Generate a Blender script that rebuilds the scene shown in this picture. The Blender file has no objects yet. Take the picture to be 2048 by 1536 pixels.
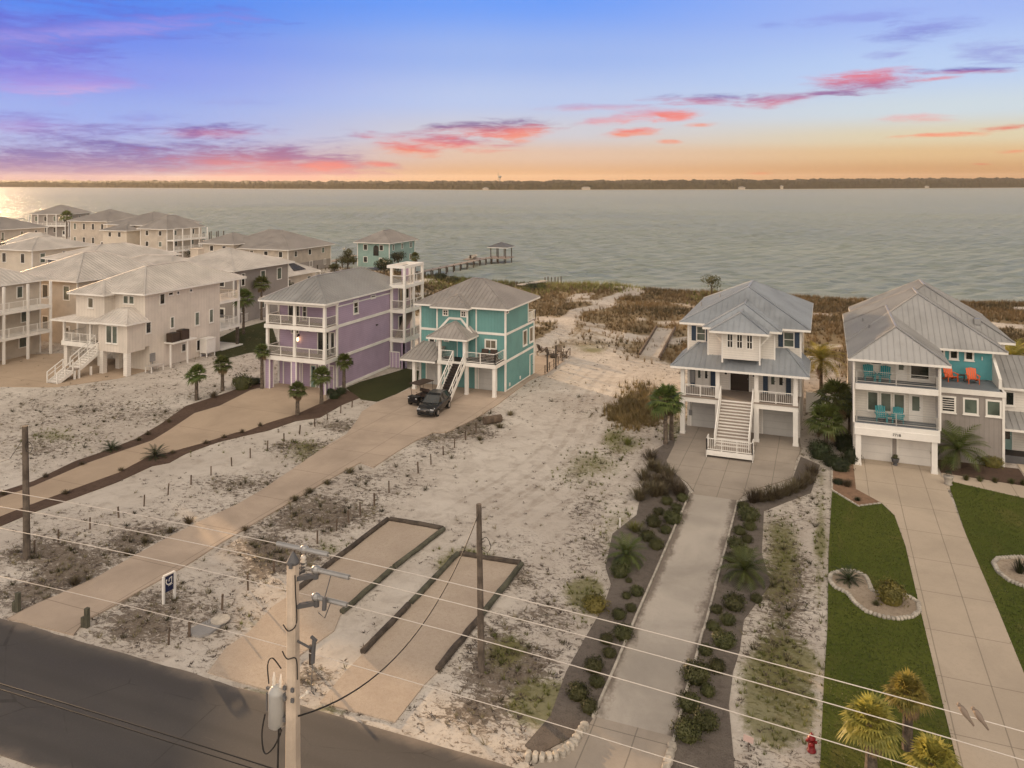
import bpy, bmesh, math, random
import numpy as np
from mathutils import Vector, Matrix, noise
from mathutils.geometry import tessellate_polygon
random.seed(7); rng = np.random.default_rng(7)
S = bpy.context.scene
COL = S.collection
# ---------------------------------------------------------------- survey: photo pixel -> point on the ground
FOC, CAMZ, HOR, YAW = 1587.0, 20.0, 360.0, math.radians(21.5)
RX, RY = math.cos(YAW), math.sin(YAW); FX, FY = -math.sin(YAW), math.cos(YAW)
def _ray(px, py):
    a = (px-1024)/FOC
    return FX+a*RX, FY+a*RY, -(py-HOR)/FOC
def G(px, py, z=0.0):
    x, y, b = _ray(px, py); t = (z-CAMZ)/b
    return (x*t, y*t)
def PYp(px, py, Y):
    x, y, b = _ray(px, py); t = Y/y
    return (x*t, CAMZ+b*t)
def lin(r, g, b):
    f = lambda c: (c/255/12.92 if c/255 <= .04045 else ((c/255+.055)/1.055)**2.4)
    return (f(r), f(g), f(b))
# ---------------------------------------------------------------- materials
class N:
    """small helper around a node tree"""
    def __init__(s, tree): s.t = tree
    def add(s, typ, **kw):
        n = s.t.nodes.new(typ)
        for k, v in kw.items():
            if k.startswith('i_'):
                key = k[2:]; key = int(key) if key.isdigit() else key.replace('_', ' ')
                if isinstance(v, bpy.types.NodeSocket): s.t.links.new(v, n.inputs[key])
                else: n.inputs[key].default_value = v
            else: setattr(n, k, v)
        return n
    def link(s, a, b): s.t.links.new(a, b)
    def math(s, op, a, b=None, c=None, clamp=False):
        n = s.t.nodes.new('ShaderNodeMath'); n.operation = op; n.use_clamp = clamp
        for i, v in enumerate((a, b, c)):
            if v is None: continue
            if isinstance(v, bpy.types.NodeSocket): s.t.links.new(v, n.inputs[i])
            else: n.inputs[i].default_value = v
        return n.outputs[0]
    def mix(s, fac, a, b, blend='MIX'):
        n = s.t.nodes.new('ShaderNodeMix'); n.data_type = 'RGBA'; n.blend_type = blend
        for i, v in ((0, fac), (6, a), (7, b)):
            if isinstance(v, bpy.types.NodeSocket): s.t.links.new(v, n.inputs[i])
            else: n.inputs[i].default_value = v if i == 0 else (tuple(v)+(1,))[:4]
        return n.outputs[2]
    def smooth(s, v, a, b, o0=0.0, o1=1.0):
        n = s.t.nodes.new('ShaderNodeMapRange'); n.interpolation_type = 'SMOOTHSTEP'
        s.t.links.new(v, n.inputs[0])
        for i, q in ((1, a), (2, b), (3, o0), (4, o1)): n.inputs[i].default_value = q
        return n.outputs[0]
    def pos(s):
        return s.add('ShaderNodeNewGeometry').outputs['Position']
    def noise(s, vec, scale, detail=4, rough=.55, dist=0.0):
        n = s.add('ShaderNodeTexNoise', i_Scale=scale, i_Detail=detail, i_Roughness=rough, i_Distortion=dist)
        s.link(vec, n.inputs['Vector']); return n.outputs['Fac']
    def scaled(s, vec, sx, sy, sz):
        n = s.add('ShaderNodeVectorMath', operation='MULTIPLY'); s.link(vec, n.inputs[0])
        n.inputs[1].default_value = (sx, sy, sz); return n.outputs[0]
def newmat(name, rough=.6, spec=.3, metal=0.0):
    m = bpy.data.materials.new(name); m.use_nodes = True
    n = N(m.node_tree); b = m.node_tree.nodes['Principled BSDF']
    b.inputs['Roughness'].default_value = rough; b.inputs['Metallic'].default_value = metal
    b.inputs['Specular IOR Level'].default_value = spec
    return m, n, b
def bump(n, b, h, strength, dist=.05):
    k = n.add('ShaderNodeBump', i_Strength=strength, i_Distance=dist); n.link(h, k.inputs['Height']); n.link(k.outputs[0], b.inputs['Normal'])
def paint(name, col, rough=.55, var=.12, scale=.6, spec=.3, metal=0.0, grain=14, bstr=.12):
    """painted or plain surface with soft weathering"""
    m, n, b = newmat(name, rough, spec, metal); p = n.pos()
    a = n.noise(p, scale, 5, .6); g = n.noise(p, grain, 3)
    d = tuple(c*(1-var*1.6) for c in col); e = tuple(min(1, c*(1+var*.7)) for c in col)
    c = n.mix(n.smooth(a, .3, .7), d, e)
    c = n.mix(n.smooth(g, .35, .75, 0, var), c, tuple(x*.72 for x in col))
    n.link(c, b.inputs['Base Color']); bump(n, b, g, bstr, .02)
    return m
def siding(name, col, spacing, vertical=True, rough=.6, depth=.5, wide=.06):
    """lap boards or battens: a line pattern in the surface, as relief and a thin seam"""
    m, n, b = newmat(name, rough, .25); p = n.pos()
    s = n.add('ShaderNodeSeparateXYZ'); n.link(p, s.inputs[0])
    u = n.math('ADD', s.outputs[0], s.outputs[1]) if vertical else s.outputs[2]
    f = n.math('FRACT', n.math('MULTIPLY', u, 1/spacing))
    line = n.math('LESS_THAN', f, wide/spacing)
    a = n.noise(p, .5, 5, .6); st = n.noise(n.scaled(p, 3, 3, .35), 1.3, 4, .6)
    c = n.mix(n.smooth(a, .3, .7), tuple(x*.9 for x in col), tuple(min(1, x*1.06) for x in col))
    c = n.mix(n.smooth(st, .5, .8, 0, .16), c, tuple(x*.6 for x in col))
    c = n.mix(n.math('MULTIPLY', line, .22), c, tuple(x*.55 for x in col))
    n.link(c, b.inputs['Base Color'])
    h = line if vertical else f
    bump(n, b, h, depth, .03)
    return m
def concrete(name, col, jx=None, jy=None, ox=0, oy=0, stain=.25, rough=.85):
    m, n, b = newmat(name, rough, .2); p = n.pos()
    s = n.add('ShaderNodeSeparateXYZ'); n.link(p, s.inputs[0])
    a = n.noise(p, .22, 6, .62, .4); g = n.noise(p, 9, 4, .7); w = n.noise(n.scaled(p, 1, .25, 1), .9, 5, .6)
    c = n.mix(n.smooth(a, .25, .75), tuple(x*(1-stain) for x in col), tuple(min(1, x*1.1) for x in col))
    c = n.mix(n.smooth(w, .5, .8, 0, stain*.8), c, tuple(x*.6 for x in col))
    c = n.mix(n.smooth(g, .45, .75, 0, .3), c, tuple(x*.75 for x in col))
    sp = n.noise(p, 45, 2); c = n.mix(n.smooth(sp, .62, .75, 0, .35), c, tuple(x*.6 for x in col))
    for ax, j, o in ((0, jx, ox), (1, jy, oy)):
        if not j: continue
        wob = n.math('MULTIPLY', n.math('SUBTRACT', n.noise(p, .8, 2), .5), .03)
        f = n.math('FRACT', n.math('DIVIDE', n.math('ADD', n.math('ADD', s.outputs[ax], -o), wob), j))
        l = n.math('LESS_THAN', f, .045/j)
        c = n.mix(n.math('MULTIPLY', l, .6), c, tuple(x*.35 for x in col))
    n.link(c, b.inputs['Base Color']); bump(n, b, g, .25, .02)
    return m
def metal_roof(name, col, rough=.42):
    m, n, b = newmat(name, rough, .5, .35); p = n.pos()
    a = n.noise(p, .45, 5, .6); st = n.noise(n.scaled(p, 1.6, 1.6, .5), 1.5, 4, .65)
    c = n.mix(n.smooth(a, .3, .7), tuple(x*.86 for x in col), tuple(min(1, x*1.08) for x in col))
    c = n.mix(n.smooth(st, .5, .8, 0, .3), c, (col[0]*.7, col[1]*.66, col[2]*.6))
    n.link(c, b.inputs['Base Color']); n.link(n.smooth(a, .3, .7, rough-.08, rough+.12), b.inputs['Roughness'])
    bump(n, b, a, .08, .1)
    return m
def leafmat(name, c1, c2, rough=.5, trans=.25, scale=1.5):
    m, n, b = newmat(name, rough, .35); p = n.pos()
    oi = n.add('ShaderNodeObjectInfo'); a = n.noise(p, scale, 3); g = n.noise(p, scale*9, 2)
    c = n.mix(n.smooth(a, .3, .7), c1, c2)
    c = n.mix(n.smooth(g, .45, .7, 0, .5), c, tuple(x*1.5 for x in c2))
    hs = n.add('ShaderNodeHueSaturation'); n.link(c, hs.inputs['Color'])
    n.link(n.smooth(oi.outputs['Random'], 0, 1, .75, 1.2), hs.inputs['Value'])
    n.link(n.smooth(oi.outputs['Random'], 0, 1, .485, .51), hs.inputs['Hue'])
    n.link(hs.outputs[0], b.inputs['Base Color'])
    t = n.add('ShaderNodeBsdfTranslucent'); n.link(hs.outputs[0], t.inputs['Color'])
    mx = n.add('ShaderNodeMixShader', i_0=trans); n.link(b.outputs[0], mx.inputs[1]); n.link(t.outputs[0], mx.inputs[2])
    n.link(mx.outputs[0], m.node_tree.nodes['Material Output'].inputs[0])
    return m
def glass(name, col, rough=.06):
    """window glass seen from outside: dark room behind a mirror-like pane, a hint of blind"""
    m, n, b = newmat(name, rough, .8); p = n.pos()
    a = n.noise(p, .7, 3); g = n.noise(p, .25, 2)
    n.link(n.mix(n.smooth(a, .35, .65), tuple(x*.55 for x in col), tuple(x*1.25 for x in col)), b.inputs['Base Color'])
    b.inputs['IOR'].default_value = 1.5
    bump(n, b, g, .03, .3)
    return m
M = {}
M['white'] = siding('white_siding', (.74, .70, .64), .18, False, depth=.35)
M['trim'] = paint('white_trim', (.80, .77, .72), .5, .07)
M['white_batten'] = siding('white_batten', (.66, .60, .53), .42, True)
M['teal'] = siding('teal_batten', (.14, .31, .30), .33, True)
M['teal_plain'] = paint('teal_stucco', (.10, .33, .36), .6, .08)
M['purple'] = siding('purple_siding', (.42, .325, .44), .2, False, depth=.3)
M['cream'] = siding('cream_siding', (.62, .55, .46), .2, False, depth=.3)
M['greywall'] = siding('grey_board', (.30, .27, .25), .3, True)
M['bluegrey'] = siding('bluegrey_siding', (.20, .21, .24), .2, False)
M['beige'] = paint('beige_stucco', (.50, .44, .37), .75, .1)
M['paleteal'] = paint('pale_teal_stucco', (.25, .37, .34), .7, .1)
M['roof_blue'] = metal_roof('blue_grey_metal', (.33, .355, .385))
M['roof_grey'] = metal_roof('grey_metal', (.35, .345, .34))
M['roof_light'] = metal_roof('pale_metal', (.62, .575, .53), .5)
M['roof_tan'] = metal_roof('warm_grey_metal', (.37, .34, .32))
M['roof_dark'] = metal_roof('slate_grey_metal', (.20,.20,.21))
M['glass'] = glass('dark_glass', (.020, .023, .024))
M['glass_blind'] = glass('blind_glass', (.10, .125, .105), .12)
M['glass_warm'] = glass('curtain_glass', (.18, .16, .12), .12)
M['shutter'] = paint('navy_shutter', (.035, .06, .10), .5)
M['door_dark'] = paint('dark_wood_door', (.030, .018, .012), .45)
M['door_teal'] = paint('pale_teal_door', (.25, .38, .36), .5)
M['garage'] = siding('garage_panel', (.50, .49, .47), .55, False, depth=.5)
M['garage_white'] = siding('white_garage_panel', (.72, .69, .65), .55, False, depth=.5)
M['deck_grey'] = siding('grey_decking', (.16, .18, .20), .14, True, depth=.4)
M['deck_dark'] = siding('dark_decking', (.035, .028, .026), .14, True, depth=.4)
M['deck_wood'] = siding('weathered_decking', (.30, .25, .21), .14, True, depth=.4)
M['rail_metal'] = paint('rail_metal', (.55, .54, .52), .35, .05, metal=.6)
M['black'] = paint('black_metal', (.012, .012, .013), .4, .1)
M['wood'] = paint('weathered_wood', (.13, .095, .07), .85, .3, 2.5, bstr=.4)
M['wood_dark'] = paint('creosote_wood', (.085, .068, .055), .85, .3, 2.5, bstr=.4)
M['wood_green'] = paint('treated_timber', (.098, .095, .068), .85, .3, 1.5, bstr=.4)
M['pile'] = paint('piling', (.10, .085, .07), .9, .3, 2)
M['pole_concrete'] = paint('pole_concrete', (.50, .42, .34), .8, .16, 1.2, grain=20)
M['pole_wood'] = paint('pole_wood', (.13, .105, .085), .9, .3, 2.0, bstr=.5)
M['grey_metal'] = paint('galvanised', (.33, .33, .33), .45, .12, metal=.5)
M['grey_dark'] = paint('dark_cap', (.10, .10, .105), .6)
M['porcelain'] = paint('porcelain', (.60, .56, .50), .25)
M['can_grey'] = paint('transformer_paint', (.34, .34, .33), .4, .1)
M['wire'] = paint('bare_conductor', (.62, .58, .53), .4, .05, metal=.4)
M['cable'] = paint('black_cable', (.015, .014, .014), .6)
M['asphalt'] = None
M['stone'] = paint('pale_limestone', (.46, .415, .355), .85, .22, 2.5, bstr=.5)
M['palm_trunk'] = paint('palm_trunk', (.14, .11, .085), .95, .35, 5, bstr=.7)
M['bark'] = paint('bark', (.09, .07, .055), .95, .3, 5, bstr=.7)
M['palm'] = leafmat('palm_leaf', (.05, .075, .018), (.11, .135, .035))
M['palm_sunlit'] = leafmat('sunlit_palm_leaf', (.15, .15, .035), (.30, .25, .06), trans=.45)  # palm leaf turned gold: low warm sunlight painted into the colour
M['palm_dead'] = leafmat('dead_frond', (.16, .11, .06), (.26, .18, .10))
M['shrub'] = leafmat('shrub_leaf', (.040, .045, .014), (.085, .088, .028))
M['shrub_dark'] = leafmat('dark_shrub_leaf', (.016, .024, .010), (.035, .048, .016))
M['shrub_gold'] = leafmat('yellow_shrub_leaf', (.10, .10, .02), (.20, .17, .04))
M['muhly'] = leafmat('muhly_blade', (.07, .055, .035), (.13, .105, .06))
M['dune'] = leafmat('dune_blade', (.050, .045, .022), (.215, .155, .065), trans=.3, scale=.09)
M['scrub'] = leafmat('dark_scrub_blade', (.040, .040, .016), (.095, .085, .035), trans=.2, scale=.2)
M['weed'] = leafmat('weed_blade', (.10, .085, .05), (.16, .13, .07), trans=.2, scale=.3)
M['weed_green'] = leafmat('green_weed_blade', (.10, .115, .03), (.17, .17, .05), trans=.25, scale=.3)
M['lawn_blade'] = leafmat('lawn_blade', (.060, .078, .018), (.105, .118, .028), scale=.3)
M['litter'] = leafmat('dry_litter', (.05, .038, .028), (.11, .085, .06), trans=0, scale=.5)
M['orange'] = paint('orange_plastic', (.70, .12, .03), .4, .05)
M['teal_plastic'] = paint('teal_plastic', (.02, .25, .28), .4, .05)
M['red'] = paint('hydrant_red', (.22, .012, .016), .4, .1)
M['car_paint'] = paint('black_car_paint', (.012, .013, .015), .18, .05, spec=.6)
M['tyre'] = paint('tyre', (.018, .018, .018), .85)
M['chrome'] = paint('chrome', (.6, .6, .62), .2, .03, metal=.9)
M['lamp_lens'] = paint('headlight_lens', (.55, .56, .58), .1, .02, spec=.8)
M['navy'] = paint('navy_sign', (.012, .018, .06), .4, .05)
M['solar'] = glass('solar_panel', (.018, .020, .035), .15)
M['brown_box'] = paint('brown_unit', (.055, .035, .026), .6, .15)
M['far_leaf'] = None
def emis(name, col, k):
    m, n, b = newmat(name); b.inputs['Base Color'].default_value = (*col, 1)
    b.inputs['Emission Color'].default_value = (*col, 1); b.inputs['Emission Strength'].default_value = k; return m
M['lamp_glow'] = emis('lamp_glow', (1, .62, .25), 5)
# ---------------------------------------------------------------- mesh helper
class MB:
    def __init__(s): s.v = []; s.f = []
    def add(s, vs, fs):
        o = len(s.v); s.v += [tuple(v) for v in vs]; s.f += [tuple(i+o for i in f) for f in fs]; return s
    def box(s, x0, x1, y0, y1, z0, z1):
        if x0 > x1: x0, x1 = x1, x0
        if y0 > y1: y0, y1 = y1, y0
        return s.add([(x0,y0,z0),(x1,y0,z0),(x1,y1,z0),(x0,y1,z0),(x0,y0,z1),(x1,y0,z1),(x1,y1,z1),(x0,y1,z1)],
                     [(0,3,2,1),(4,5,6,7),(0,1,5,4),(1,2,6,5),(2,3,7,6),(3,0,4,7)])
    def bar(s, a, b, w, h=None, up=(0,0,1)):
        h = w if h is None else h
        a, b = Vector(a), Vector(b); d = (b-a)
        if d.length < 1e-6: return s
        d.normalize(); u = Vector(up)
        if abs(d.dot(u)) > .98: u = Vector((0,1,0)) if abs(d.y) < .9 else Vector((1,0,0))
        r = d.cross(u).normalized(); u = r.cross(d)
        P = []
        for q in (a, b):
            for (i, j) in ((-1,-1),(1,-1),(1,1),(-1,1)): P.append(q+r*(i*w/2)+u*(j*h/2))
        return s.add(P, [(0,1,2,3),(7,6,5,4),(0,4,5,1),(1,5,6,2),(2,6,7,3),(3,7,4,0)])
    def tube(s, pts, r, n=8, cap=True):
        """round tube through points; r number or list"""
        pts = [Vector(p) for p in pts]; m = len(pts); rs = r if isinstance(r, (list, tuple)) else [r]*m
        V = []; up = Vector((0,0,1))
        for i, p in enumerate(pts):
            d = (pts[min(i+1,m-1)]-pts[max(i-1,0)]).normalized()
            u = up if abs(d.dot(up)) < .95 else Vector((0,1,0))
            a = d.cross(u).normalized(); b = d.cross(a)
            for k in range(n):
                t = 2*math.pi*k/n; V.append(p+a*(math.cos(t)*rs[i])+b*(math.sin(t)*rs[i]))
        F = [(i*n+k, i*n+(k+1)%n, (i+1)*n+(k+1)%n, (i+1)*n+k) for i in range(m-1) for k in range(n)]
        if cap: F += [tuple(range(n))[::-1], tuple((m-1)*n+k for k in range(n))]
        return s.add(V, F)
    def lathe(s, c, prof, n=14):
        return s.tube([(c[0],c[1],c[2]+z) for z, r in prof], [max(r,.001) for z, r in prof], n)
    def spline(s, pts, r, n=6, k=6):
        P = [Vector(p) for p in pts]; Q = []
        for i in range(len(P)-1):
            a, b, c, d = P[max(i-1,0)], P[i], P[i+1], P[min(i+2,len(P)-1)]
            for j in range(k):
                t = j/k; Q.append(.5*((2*b)+(c-a)*t+(2*a-5*b+4*c-d)*t*t+(3*b-a-3*c+d)*t**3))
        return s.tube(Q+[P[-1]], r, n)
    def poly(s, pts): return s.add(pts, [tuple(range(len(pts)))])
    def prism(s, pts2, z0, z1):
        """flat outline (may be concave) raised from z0 to z1"""
        n = len(pts2)
        ar = sum(pts2[i][0]*pts2[(i+1)%n][1]-pts2[(i+1)%n][0]*pts2[i][1] for i in range(n))
        if ar < 0: pts2 = pts2[::-1]
        V = [(p[0],p[1],z1) for p in pts2]
        tri = tessellate_polygon([[Vector((p[0],p[1],0)) for p in pts2]])
        F = []
        for a, b, c in tri:
            A, B, Cc = pts2[a], pts2[b], pts2[c]
            F.append((a,b,c) if (B[0]-A[0])*(Cc[1]-A[1])-(B[1]-A[1])*(Cc[0]-A[0]) > 0 else (a,c,b))
        V += [(p[0],p[1],z0) for p in pts2]
        F += [(i, i+n, (i+1)%n+n, (i+1)%n) for i in range(n)]
        return s.add(V, F)
    def sphere(s, c, rx, ry, rz, n=10, m=7):
        V = []; F = []
        for i in range(m+1):
            t = math.pi*i/m
            for k in range(n):
                p = 2*math.pi*k/n; V.append((c[0]+rx*math.sin(t)*math.cos(p), c[1]+ry*math.sin(t)*math.sin(p), c[2]+rz*math.cos(t)))
        for i in range(m):
            for k in range(n): F.append((i*n+k, (i+1)*n+k, (i+1)*n+(k+1)%n, i*n+(k+1)%n))
        return s.add(V, F)
ORG = {}
def build(name, mb, mat, parent=None, smooth=False, world=True, bevel=0):
    me = bpy.data.meshes.new(name); o = ORG.get(parent.name, (0,0,0)) if (parent and world) else (0,0,0)
    me.from_pydata([(v[0]-o[0], v[1]-o[1], v[2]-o[2]) for v in mb.v], [], mb.f); me.update()
    ob = bpy.data.objects.new(name, me); COL.objects.link(ob)
    me.materials.append(M[mat] if isinstance(mat, str) else mat)
    if smooth: me.polygons.foreach_set('use_smooth', [True]*len(me.polygons))
    if parent: ob.parent = parent; ORG[ob.name] = o
    if bevel:
        bm = ob.modifiers.new('bevel', 'BEVEL'); bm.width = bevel; bm.segments = 2; bm.limit_method = 'ANGLE'
    return ob
def thing(name, label, cat, loc=(0,0,0), rot=0.0, group=None):
    o = bpy.data.objects.new(name, None); COL.objects.link(o); o.location = loc; o.rotation_euler = (0,0,rot); o.empty_display_size = .2
    ORG[o.name] = tuple(loc) if rot == 0 else (0,0,0)
    o['label'] = label; o['category'] = cat
    if group: o['group'] = group
    return o
def tag(o, label, cat, group=None):
    o['label'] = label; o['category'] = cat
    if group: o['group'] = group
    return o
def struct(o, kind='structure'): o['kind'] = kind; return o
def copy_tree(o, parent=None):
    c = o.copy(); COL.objects.link(c)
    if parent: c.parent = parent
    for ch in list(o.children): copy_tree(ch, c)
    return c
def recenter(o, loc):
    """put a one-mesh thing's origin at loc"""
    d = Vector(loc)
    o.data.transform(Matrix.Translation(-d)); o.location = d; return o
ORD = ['first','second','third','fourth','fifth','sixth','seventh','eighth','ninth','tenth','eleventh','twelfth','thirteenth','fourteenth','fifteenth','sixteenth','seventeenth','eighteenth','nineteenth','twentieth','twenty-first','twenty-second','twenty-third','twenty-fourth','twenty-fifth','twenty-sixth','twenty-seventh','twenty-eighth']
# ---------------------------------------------------------------- building helpers
def onface(face, plane):
    """(u along the wall, d out of the wall, z) -> xyz; F faces -y, B +y, R +x, L -x"""
    return {'F': lambda u,d,z: (u, plane-d, z), 'B': lambda u,d,z: (u, plane+d, z),
            'R': lambda u,d,z: (plane+d, u, z), 'L': lambda u,d,z: (plane-d, u, z)}[face]
def fbox(mb, fn, u0, u1, d0, d1, z0, z1):
    a, b = fn(u0, d0, z0), fn(u1, d1, z1)
    mb.box(a[0], b[0], a[1], b[1], a[2], b[2])
def window(root, face, plane, u0, u1, z0, z1, t=.10, pane='glass', frame='trim', mull=(1,1), sill=True, label=None):
    """a window: trim frame with its bars, the pane set back inside it, a sill"""
    fn = onface(face, plane); m = MB(); P = .06
    fbox(m, fn, u0-t, u1+t, .004, P, z1, z1+t); fbox(m, fn, u0-t, u1+t, .004, P, z0-t, z0)
    fbox(m, fn, u0-t, u0, .004, P, z0, z1); fbox(m, fn, u1, u1+t, .004, P, z0, z1)
    nu, nz = mull
    for i in range(1, nu): q = u0+(u1-u0)*i/nu; fbox(m, fn, q-.025, q+.025, .016, .045, z0, z1)
    for i in range(1, nz): q = z0+(z1-z0)*i/nz; fbox(m, fn, u0, u1, .016, .043, q-.025, q+.025)
    w = build('window', m, frame, root)
    if label: w['label'] = label
    m = MB(); fbox(m, fn, u0, u1, .003, .015, z0, z1); build('pane', m, pane, w)
    if sill:
        m = MB(); fbox(m, fn, u0-t-.04, u1+t+.04, .004, .11, z0-t-.05, z0-t-.002); build('sill', m, frame, w)
    return w
def door(root, face, plane, u0, u1, z0, z1, mat='door_dark', lite=None, t=.10, name='door'):
    fn = onface(face, plane); m = MB(); fbox(m, fn, u0, u1, .004, .05, z0, z1)
    n = 2 if u1-u0 > 1.2 else 1
    for i in range(n):      # raised panels
        a = u0+(u1-u0)*i/n+.1; b = u0+(u1-u0)*(i+1)/n-.1
        fbox(m, fn, a, b, .05, .065, z0+.15, z0+.75)
    d = build(name, m, mat, root)
    m = MB(); fbox(m, fn, u0-t, u0-.002, .004, .08, z0, z1+t); fbox(m, fn, u1+.002, u1+t, .004, .08, z0, z1+t); fbox(m, fn, u0-.002, u1+.002, .004, .08, z1+.002, z1+t)
    build('door_frame', m, 'trim', d)
    if lite:
        m = MB()
        for i in range(n):
            a = u0+(u1-u0)*i/n+.12; b = u0+(u1-u0)*(i+1)/n-.12; fbox(m, fn, a, b, .051, .06, z0+.85 if lite == 'half' else z0+.2, z1-.12)
        build('pane', m, 'glass_blind' if lite == 'blind' else 'glass', d)
    m = MB(); h = fn(u1-.09, .09, z0+1.0); m.sphere(h, .04, .04, .05, 6, 4); build('handle', m, 'chrome', d)
    return d
def garage(root, face, plane, u0, u1, z0, z1, mat='garage'):
    fn = onface(face, plane); m = MB(); rows = 4; cols = 4; g = .02
    fbox(m, fn, u0, u1, .003, .02, z0, z1)
    for r in range(rows):
        for c in range(cols):
            a = u0+(u1-u0)*c/cols+.08; b = u0+(u1-u0)*(c+1)/cols-.08; zz = z0+(z1-z0)*r/rows+.08; zt = z0+(z1-z0)*(r+1)/rows-.08
            fbox(m, fn, a, b, .02, .032, zz, zt)
    d = build('garage_door', m, mat, root)
    m = MB(); t = .12
    fbox(m, fn, u0-t, u0-.002, .003, .06, z0, z1+t); fbox(m, fn, u1+.002, u1+t, .003, .06, z0, z1+t); fbox(m, fn, u0-.002, u1+.002, .003, .06, z1+.002, z1+t)
    build('door_frame', m, 'trim', d); return d
def roof_faces(root, faces, mat, spacing=.45, name='roof', caps=(), fascia=(), soffit=None, thick=.16, ribs=True, capw=.16):
    """standing-seam roof: each face a polygon with raised seams, cap strips on hips and ridges, fascia boards on eaves"""
    m = MB()
    for f in faces:
        P = [Vector(p) for p in f]; n = Vector((0,0,0))
        for i in range(len(P)): n += P[i].cross(P[(i+1)%len(P)])
        n.normalize()
        if n.z < 0: P = P[::-1]; n = -n
        m.poly([tuple(p) for p in P])
        if ribs and n.z < .999:
            fall = (Vector((0,0,-1))-n*n.dot(Vector((0,0,-1)))).normalized(); h = n.cross(fall)
            s0 = [p.dot(h) for p in P]; a, b = min(s0), max(s0); k = int((b-a)/spacing); st = (b-a-k*spacing)/2
            for i in range(k+1):
                sv = a+st+i*spacing; hit = []
                for j in range(len(P)):
                    p, q = P[j], P[(j+1)%len(P)]; sp, sq = p.dot(h), q.dot(h)
                    if (sp-sv)*(sq-sv) < 0: hit.append(p+(q-p)*((sv-sp)/(sq-sp)))
                if len(hit) >= 2 and (hit[0]-hit[1]).length > .15:
                    m.bar(hit[0]+n*.02, hit[1]+n*.02, .035, .05, up=n)
    r = build(name, m, mat, root)
    if soffit:
        m = MB(); m.poly(soffit[::-1]); build('soffit', m, 'trim', r)
    if caps:
        m = MB()
        for a, b in caps:
            m.bar(Vector(a)+Vector((0,0,.03)), Vector(b)+Vector((0,0,.03)), capw, .07)
            if len(caps) < 3: build('ridge_cap', m, mat, r); m = MB()
        if m.v: build('ridge_cap', m, mat, r)
    if fascia:
        m = MB()
        for a, b in fascia:
            m.bar(Vector(a)+Vector((0,0,-thick/2)), Vector(b)+Vector((0,0,-thick/2)), .05, thick)
        build('fascia', m, 'trim', r)
    return r
def hip(root, x0, x1, y0, y1, ze, slope, mat, spacing=.45, ribs=True, name='roof', axis=None):
    w, d = x1-x0, y1-y0; ax = axis or ('y' if d >= w else 'x')
    if ax == 'y':
        h = w/2; zr = ze+h*slope; A, B = ((x0+x1)/2, y0+min(h, d/2), zr), ((x0+x1)/2, y1-min(h, d/2), zr)
    else:
        h = d/2; zr = ze+h*slope; A, B = (x0+min(h, w/2), (y0+y1)/2, zr), (x1-min(h, w/2), (y0+y1)/2, zr)
    a, b, c, e = (x0,y0,ze), (x1,y0,ze), (x1,y1,ze), (x0,y1,ze)
    if ax == 'y': F = [(a,b,A), (b,c,B,A), (c,e,B), (e,a,A,B)]; caps = [(a,A),(b,A),(c,B),(e,B),(A,B)]
    else: F = [(a,b,B,A), (b,c,B), (c,e,A,B), (e,a,A)]; caps = [(a,A),(e,A),(b,B),(c,B),(A,B)]
    zs = ze-.17
    return roof_faces(root, F, mat, spacing, name, caps, [(a,b),(b,c),(c,e),(e,a)], [(x0,y0,zs),(x1,y0,zs),(x1,y1,zs),(x0,y1,zs)], ribs=ribs)
def railing(root, pts, h=1.0, style='baluster', post=1.6, mat='trim', name='railing', top=.06):
    m = MB(); g = MB()
    for a, b in zip(pts[:-1], pts[1:]):
        a, b = Vector(a), Vector(b); L = (b-a).length; k = max(1, round(L/post)); up = Vector((0,0,1))
        m.bar(a+up*h, b+up*h, top, top)
        m.bar(a+up*.1, b+up*.1, .04, .05)
        for i in range(k+1):
            p = a+(b-a)*(i/k); m.bar(p, p+up*(h+.01), .07, .07)
        if style == 'baluster':
            q = max(2, int(L/.13))
            for i in range(1, q): p = a+(b-a)*(i/q); m.bar(p+up*.12, p+up*(h-.03), .022, .022)
        elif style == 'cable':
            for j in range(1, 6): m.bar(a+up*(.1+j*.14), b+up*(.1+j*.14), .012, .012)
        elif style == 'glass':
            g.bar(a+up*.52, b+up*.52, .012, .78)
    r = build(name, m, mat, root)
    if g.v: build('rail_panel', g, 'screen', r)
    return r
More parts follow.
